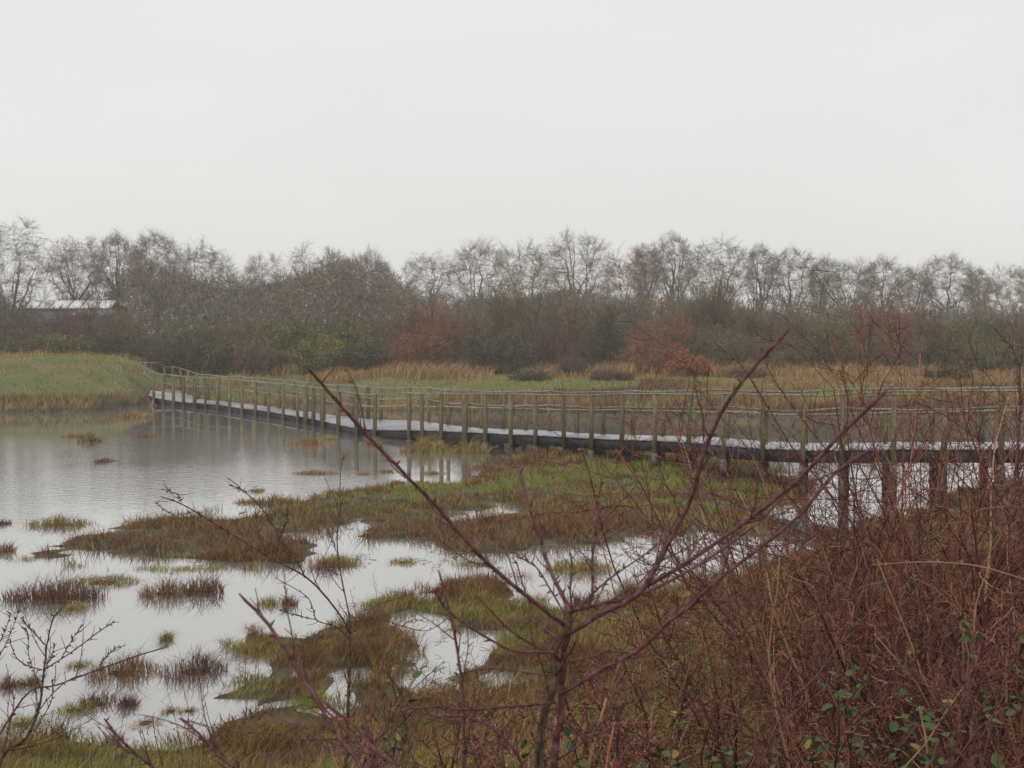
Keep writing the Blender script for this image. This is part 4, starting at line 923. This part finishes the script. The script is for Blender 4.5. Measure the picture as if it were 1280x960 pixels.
TH = [
    (1290, 6.0, 440, 20, 1.0, 'thorn shrub with the tallest dark stems at the right edge', -.05, 1.0),
    (1215, 6.6, 478, 21, 1.1, 'dense thorn shrub just left of the tallest dark stems', -.1, 1.0),
    (1140, 7.2, 495, 18, 1.1, 'thorn shrub whose twigs cross the railings above the bright water', -.1, .9),
    (1065, 7.8, 492, 13, .9, 'loose thorn shrub with arching shoots over the railings near the red branch tip', -.22, .7),
    (1000, 7.0, 580, 9, .9, 'low loose thorn shrub at the left edge of the thicket', -.25, .7),
    (1240, 8.8, 500, 17, 1.3, 'thorn shrub at the back of the thicket by the water, right one', -.05, .9),
    (1120, 9.4, 560, 12, 1.3, 'thorn shrub at the back of the thicket by the water, left one', -.1, .8),
    (1190, 4.6, 680, 15, .9, 'low thorn shrub in front of the dense ones at the lower right', -.1, .9),
    (1050, 5.2, 720, 11, .9, 'low thorn shrub at the bottom right of centre', -.15, .9),
    (930, 5.6, 770, 10, .9, 'sparse low thorn shrub between the centre sapling and the thicket', -.1, .7),
    (820, 5.0, 835, 11, .9, 'sparse low thorn shrub at the foot of the centre sapling, right side', .05, .7),
    (500, 4.2, 890, 10, .8, 'sparse low thorn shrub at the bottom edge between leaning red shoot and centre sapling', .0, .7),
    (740, 3.9, 870, 9, .7, 'sparse low thorn shrub at the bottom, close against the centre sapling trunk', .0, .7),
    (620, 4.6, 865, 11, .9, 'sparse low thorn shrub at the foot of the centre sapling, left side', .05, .6),
]
for i, t in enumerate(TH): thicket(*t[:6], i, t[6], t[7])
LONG = [
    ('long dark shoot arching left over the railings from the thicket, upper one', [(893, 428), (925, 455), (955, 500), (990, 560), (1040, 620), (1090, 690)], 6.6),
    ('long dark shoot crossing the boardwalk edge left of the thicket', [(868, 480), (905, 525), (950, 580), (1000, 640), (1060, 705), (1100, 780)], 6.8),
    ('dark shoot rising past the handrail left of the red branch tip', [(950, 432), (965, 470), (1000, 520), (1045, 580), (1080, 650), (1100, 720)], 7.0),
    ('dark shoot with spurs rising straight over the far bank', [(1052, 452), (1060, 500), (1062, 560), (1075, 640), (1085, 720)], 6.2),
    ('low dark shoot reaching left across the marsh island', [(845, 590), (890, 615), (940, 640), (1000, 665), (1070, 690)], 6.4),
    ('dark shoot reaching left in front of the right channel', [(860, 640), (900, 668), (950, 690), (1010, 705), (1080, 740)], 6.0),
    ('tall dark stem at the right edge bent over the far bank', [(1243, 410), (1268, 445), (1275, 496), (1270, 570), (1262, 660), (1270, 760)], 4.4),
    ('tall straight stem along the right edge', [(1268, 434), (1274, 500), (1272, 600), (1285, 720)], 4.6),
    ('purple stem bowing from mid thicket to the lower left', [(1101, 652), (1089, 700), (1069, 772), (1027, 835), (985, 880), (960, 930), (950, 968)], 3.4),
    ('purple stem crossing the bowed one at the lower right', [(1130, 715), (1156, 745), (1185, 800), (1210, 860), (1222, 920), (1225, 968)], 3.4),
    ('brown stem slanting down from the right edge', [(1288, 760), (1240, 810), (1212, 850), (1200, 900), (1190, 968)], 3.2),
    ('thin dark stem standing in front of the right channel', [(905, 690), (912, 740), (918, 800), (925, 880), (930, 968)], 4.2),
]
for lab, pts, Y in LONG: shoot(lab, pts, Y, Y, .0062 if Y > 5 else .0055, .0022, spur=14, sl=.05)
shoot('straw coloured cane arching over the thicket', [(1088, 706), (1156, 702), (1222, 708), (1290, 727)], 4.2, 4.2, .003, .002, M_CANE, 2, 'dead_cane')
shoot('short pale broken cane at the lower right', [(1149, 883), (1154, 905), (1158, 928)], 3.4, 3.4, .0035, .003, M_CANE, 0, 'dead_cane')
shoot('bent straw cane in the middle of the thicket', [(1238, 707), (1224, 740), (1219, 770), (1217, 792)], 4.2, 4.2, .003, .002, M_CANE, 1, 'dead_cane')
M_DROP, n, l, b = mat('rain_water'); b.inputs['Transmission Weight'].default_value = 1; b.inputs['IOR'].default_value = 1.33; b.inputs['Roughness'].default_value = 0.0
rd = np.random.default_rng(88); bb_ = Bag(); uu = np.array([(math.cos(a) * math.cos(e), math.sin(a) * math.cos(e), math.sin(e)) for e in (-1.57, -.8, 0, .8, 1.57) for a in np.arange(8) * math.pi / 4])
qi = np.array([(r * 8 + c, r * 8 + (c + 1) % 8, (r + 1) * 8 + (c + 1) % 8, (r + 1) * 8 + c) for r in range(4) for c in range(8)])
for p in np.concatenate(DROPS): bb_.add(p + uu * rd.uniform(.0022, .0045) * (1, 1, 1.15), [qi])
tag(obj('rain_drops', bb_.mesh('rain_drops', smooth=True), M_DROP), 'clear rain drops hanging from the thorn twigs', 'rain drops', kind='stuff')
print('thicket')

# ---------------------------------------------------------------- brambles with separate leaves
def leaf_mesh(seed):
    r = random.Random(seed); k = 7; V = []; 
    for i in range(k):
        t = i / (k - 1); w = .38 * math.sin(math.pi * min(1, t * .92 + .06)) ** .8 * (1 + r.uniform(-.1, .1))
        z = -.22 * t * t + r.uniform(-.02, .02)
        V += [(-w, t, z + .12 * w), (0, t, z - .03), (w, t, z + .12 * w)]
    F = []
    for i in range(k - 1):
        a = i * 3; F += [(a, a + 1, a + 4, a + 3), (a + 1, a + 2, a + 5, a + 4)]
    return mesh_np('leaf', np.array(V), [np.array(F)], smooth=True)
LEAVES = []
for i, m in enumerate((M_LEAF, M_LEAF, M_LEAF, M_LEAFY, M_LEAFR)):
    me = leaf_mesh(i); me.materials.append(m); LEAVES.append(me)
def bramble(px, py, Y, nl, spread, label, seed, weights=(5, 5, 4, 1, 0), size=(.02, .038)):
    rng = np.random.default_rng(seed + 900); c = at(px, py, Y); x = float(c[0]); z0 = float(gz_fast(x, Y))
    root = empty('bramble', (x, Y, z0), label, 'bramble', 'leafy brambles on the near bank')
    hz = float(c[2]) - z0; ns = max(6, nl // 5)
    base = np.stack([rng.normal(size=ns) * spread * .4, rng.normal(size=ns) * spread * .3, np.zeros(ns)], 1)
    D = np.stack([rng.normal(size=ns) * .5, rng.normal(size=ns) * .4, np.ones(ns)], 1); L = np.maximum(hz, .25) * rng.uniform(.8, 1.5, ns)
    p, r = grow(base, D, L, np.full(ns, .004), 7, .2, -.05, rng, .5); V, Fq = tubes(p, r, 4); T_ = tints(THK, ns, rng, 32)
    for i in range(ns):
        b = Bag(); V, Fq = tubes(p[i:i + 1], r[i:i + 1], 4); b.add(V, Fq, T_[i * 32:i * 32 + 32]); obj('cane', b.mesh('cane'), M_TWIG, root)
    w = np.array(weights, float); w /= w.sum()
    nl = int(nl * 2.8)
    for i in range(nl):
        bi = rng.integers(0, ns); f = rng.uniform(.45, 1) ** .7 * 6.99; j = int(f); q = p[bi, j] * (1 - f + j) + p[bi, j + 1] * (f - j)
        if i % 3: q = q + rng.normal(size=3) * .03
        o = obj('leaf', LEAVES[rng.choice(5, p=w)], None, root); o.location = tuple(q)
        s = rng.uniform(*size); o.scale = (s, s, s); o.rotation_euler = (rng.normal() * .5 - .1, rng.normal() * .5, rng.random() * 6.28)
for i, t in enumerate([
    (1230, 900, 3.6, 60, .6, 'dense green bramble in the bottom right corner'),
    (1150, 870, 4.2, 55, .5, 'green bramble left of the corner one, under the thorn shrub'),
    (1130, 790, 4.6, 45, .5, 'bramble with a vertical trail of leaves in the middle of the thicket'),
    (1060, 930, 3.6, 45, .6, 'low green bramble at the bottom below the bowed purple stem'),
    (900, 925, 4.0, 34, .5, 'small yellow green bramble at the bottom right of the centre sapling', (3, 3, 2, 4, 0)),
    (990, 950, 3.8, 34, .5, 'low dark bramble between two others along the bottom edge'),
    (1175, 655, 4.8, 7, .12, 'few large yellow leaves hanging high in the thicket', (2, 2, 1, 5, 0), (.035, .055)),
    (1265, 830, 4.0, 40, .5, 'dull green bramble against the right edge'),
    (790, 940, 4.2, 30, .5, 'sparse bramble at the bottom just right of the centre trunk'),
    (640, 930, 4.4, 28, .5, 'sparse green bramble at the bottom left of the centre trunk'),
    (480, 925, 4.2, 26, .5, 'small green bramble at the bottom near the orange leaves'),
    (440, 950, 3.0, 14, .25, 'low plant with orange red leaves at the bottom edge', (1, 0, 0, 2, 9), (.014, .026)),
]):
    bramble(*t[:6], i, *t[6:])
print('brambles')

# ---------------------------------------------------------------- haze
hv, hf = box_mesh(-520, 520, -45, 455, -1.5, 16.5)
M_HAZE = bpy.data.materials.new('haze'); M_HAZE.use_nodes = True; hn = M_HAZE.node_tree.nodes; hn.clear()
ho = hn.new('ShaderNodeOutputMaterial'); pv = hn.new('ShaderNodeVolumePrincipled')
pv.inputs['Density'].default_value = .0010; pv.inputs['Color'].default_value = (.97, .97, .96, 1)
M_HAZE.node_tree.links.new(pv.outputs[0], ho.inputs['Volume'])
tag(obj('haze', mesh_np('haze', hv, hf), M_HAZE), kind='stuff')
tri = 0
for o in SC.objects:
    if o.type == 'MESH': tri += sum(1 for _ in ()) + len(o.data.loops) - 2 * len(o.data.polygons)
print('objects', len(SC.objects), 'triangles', tri)
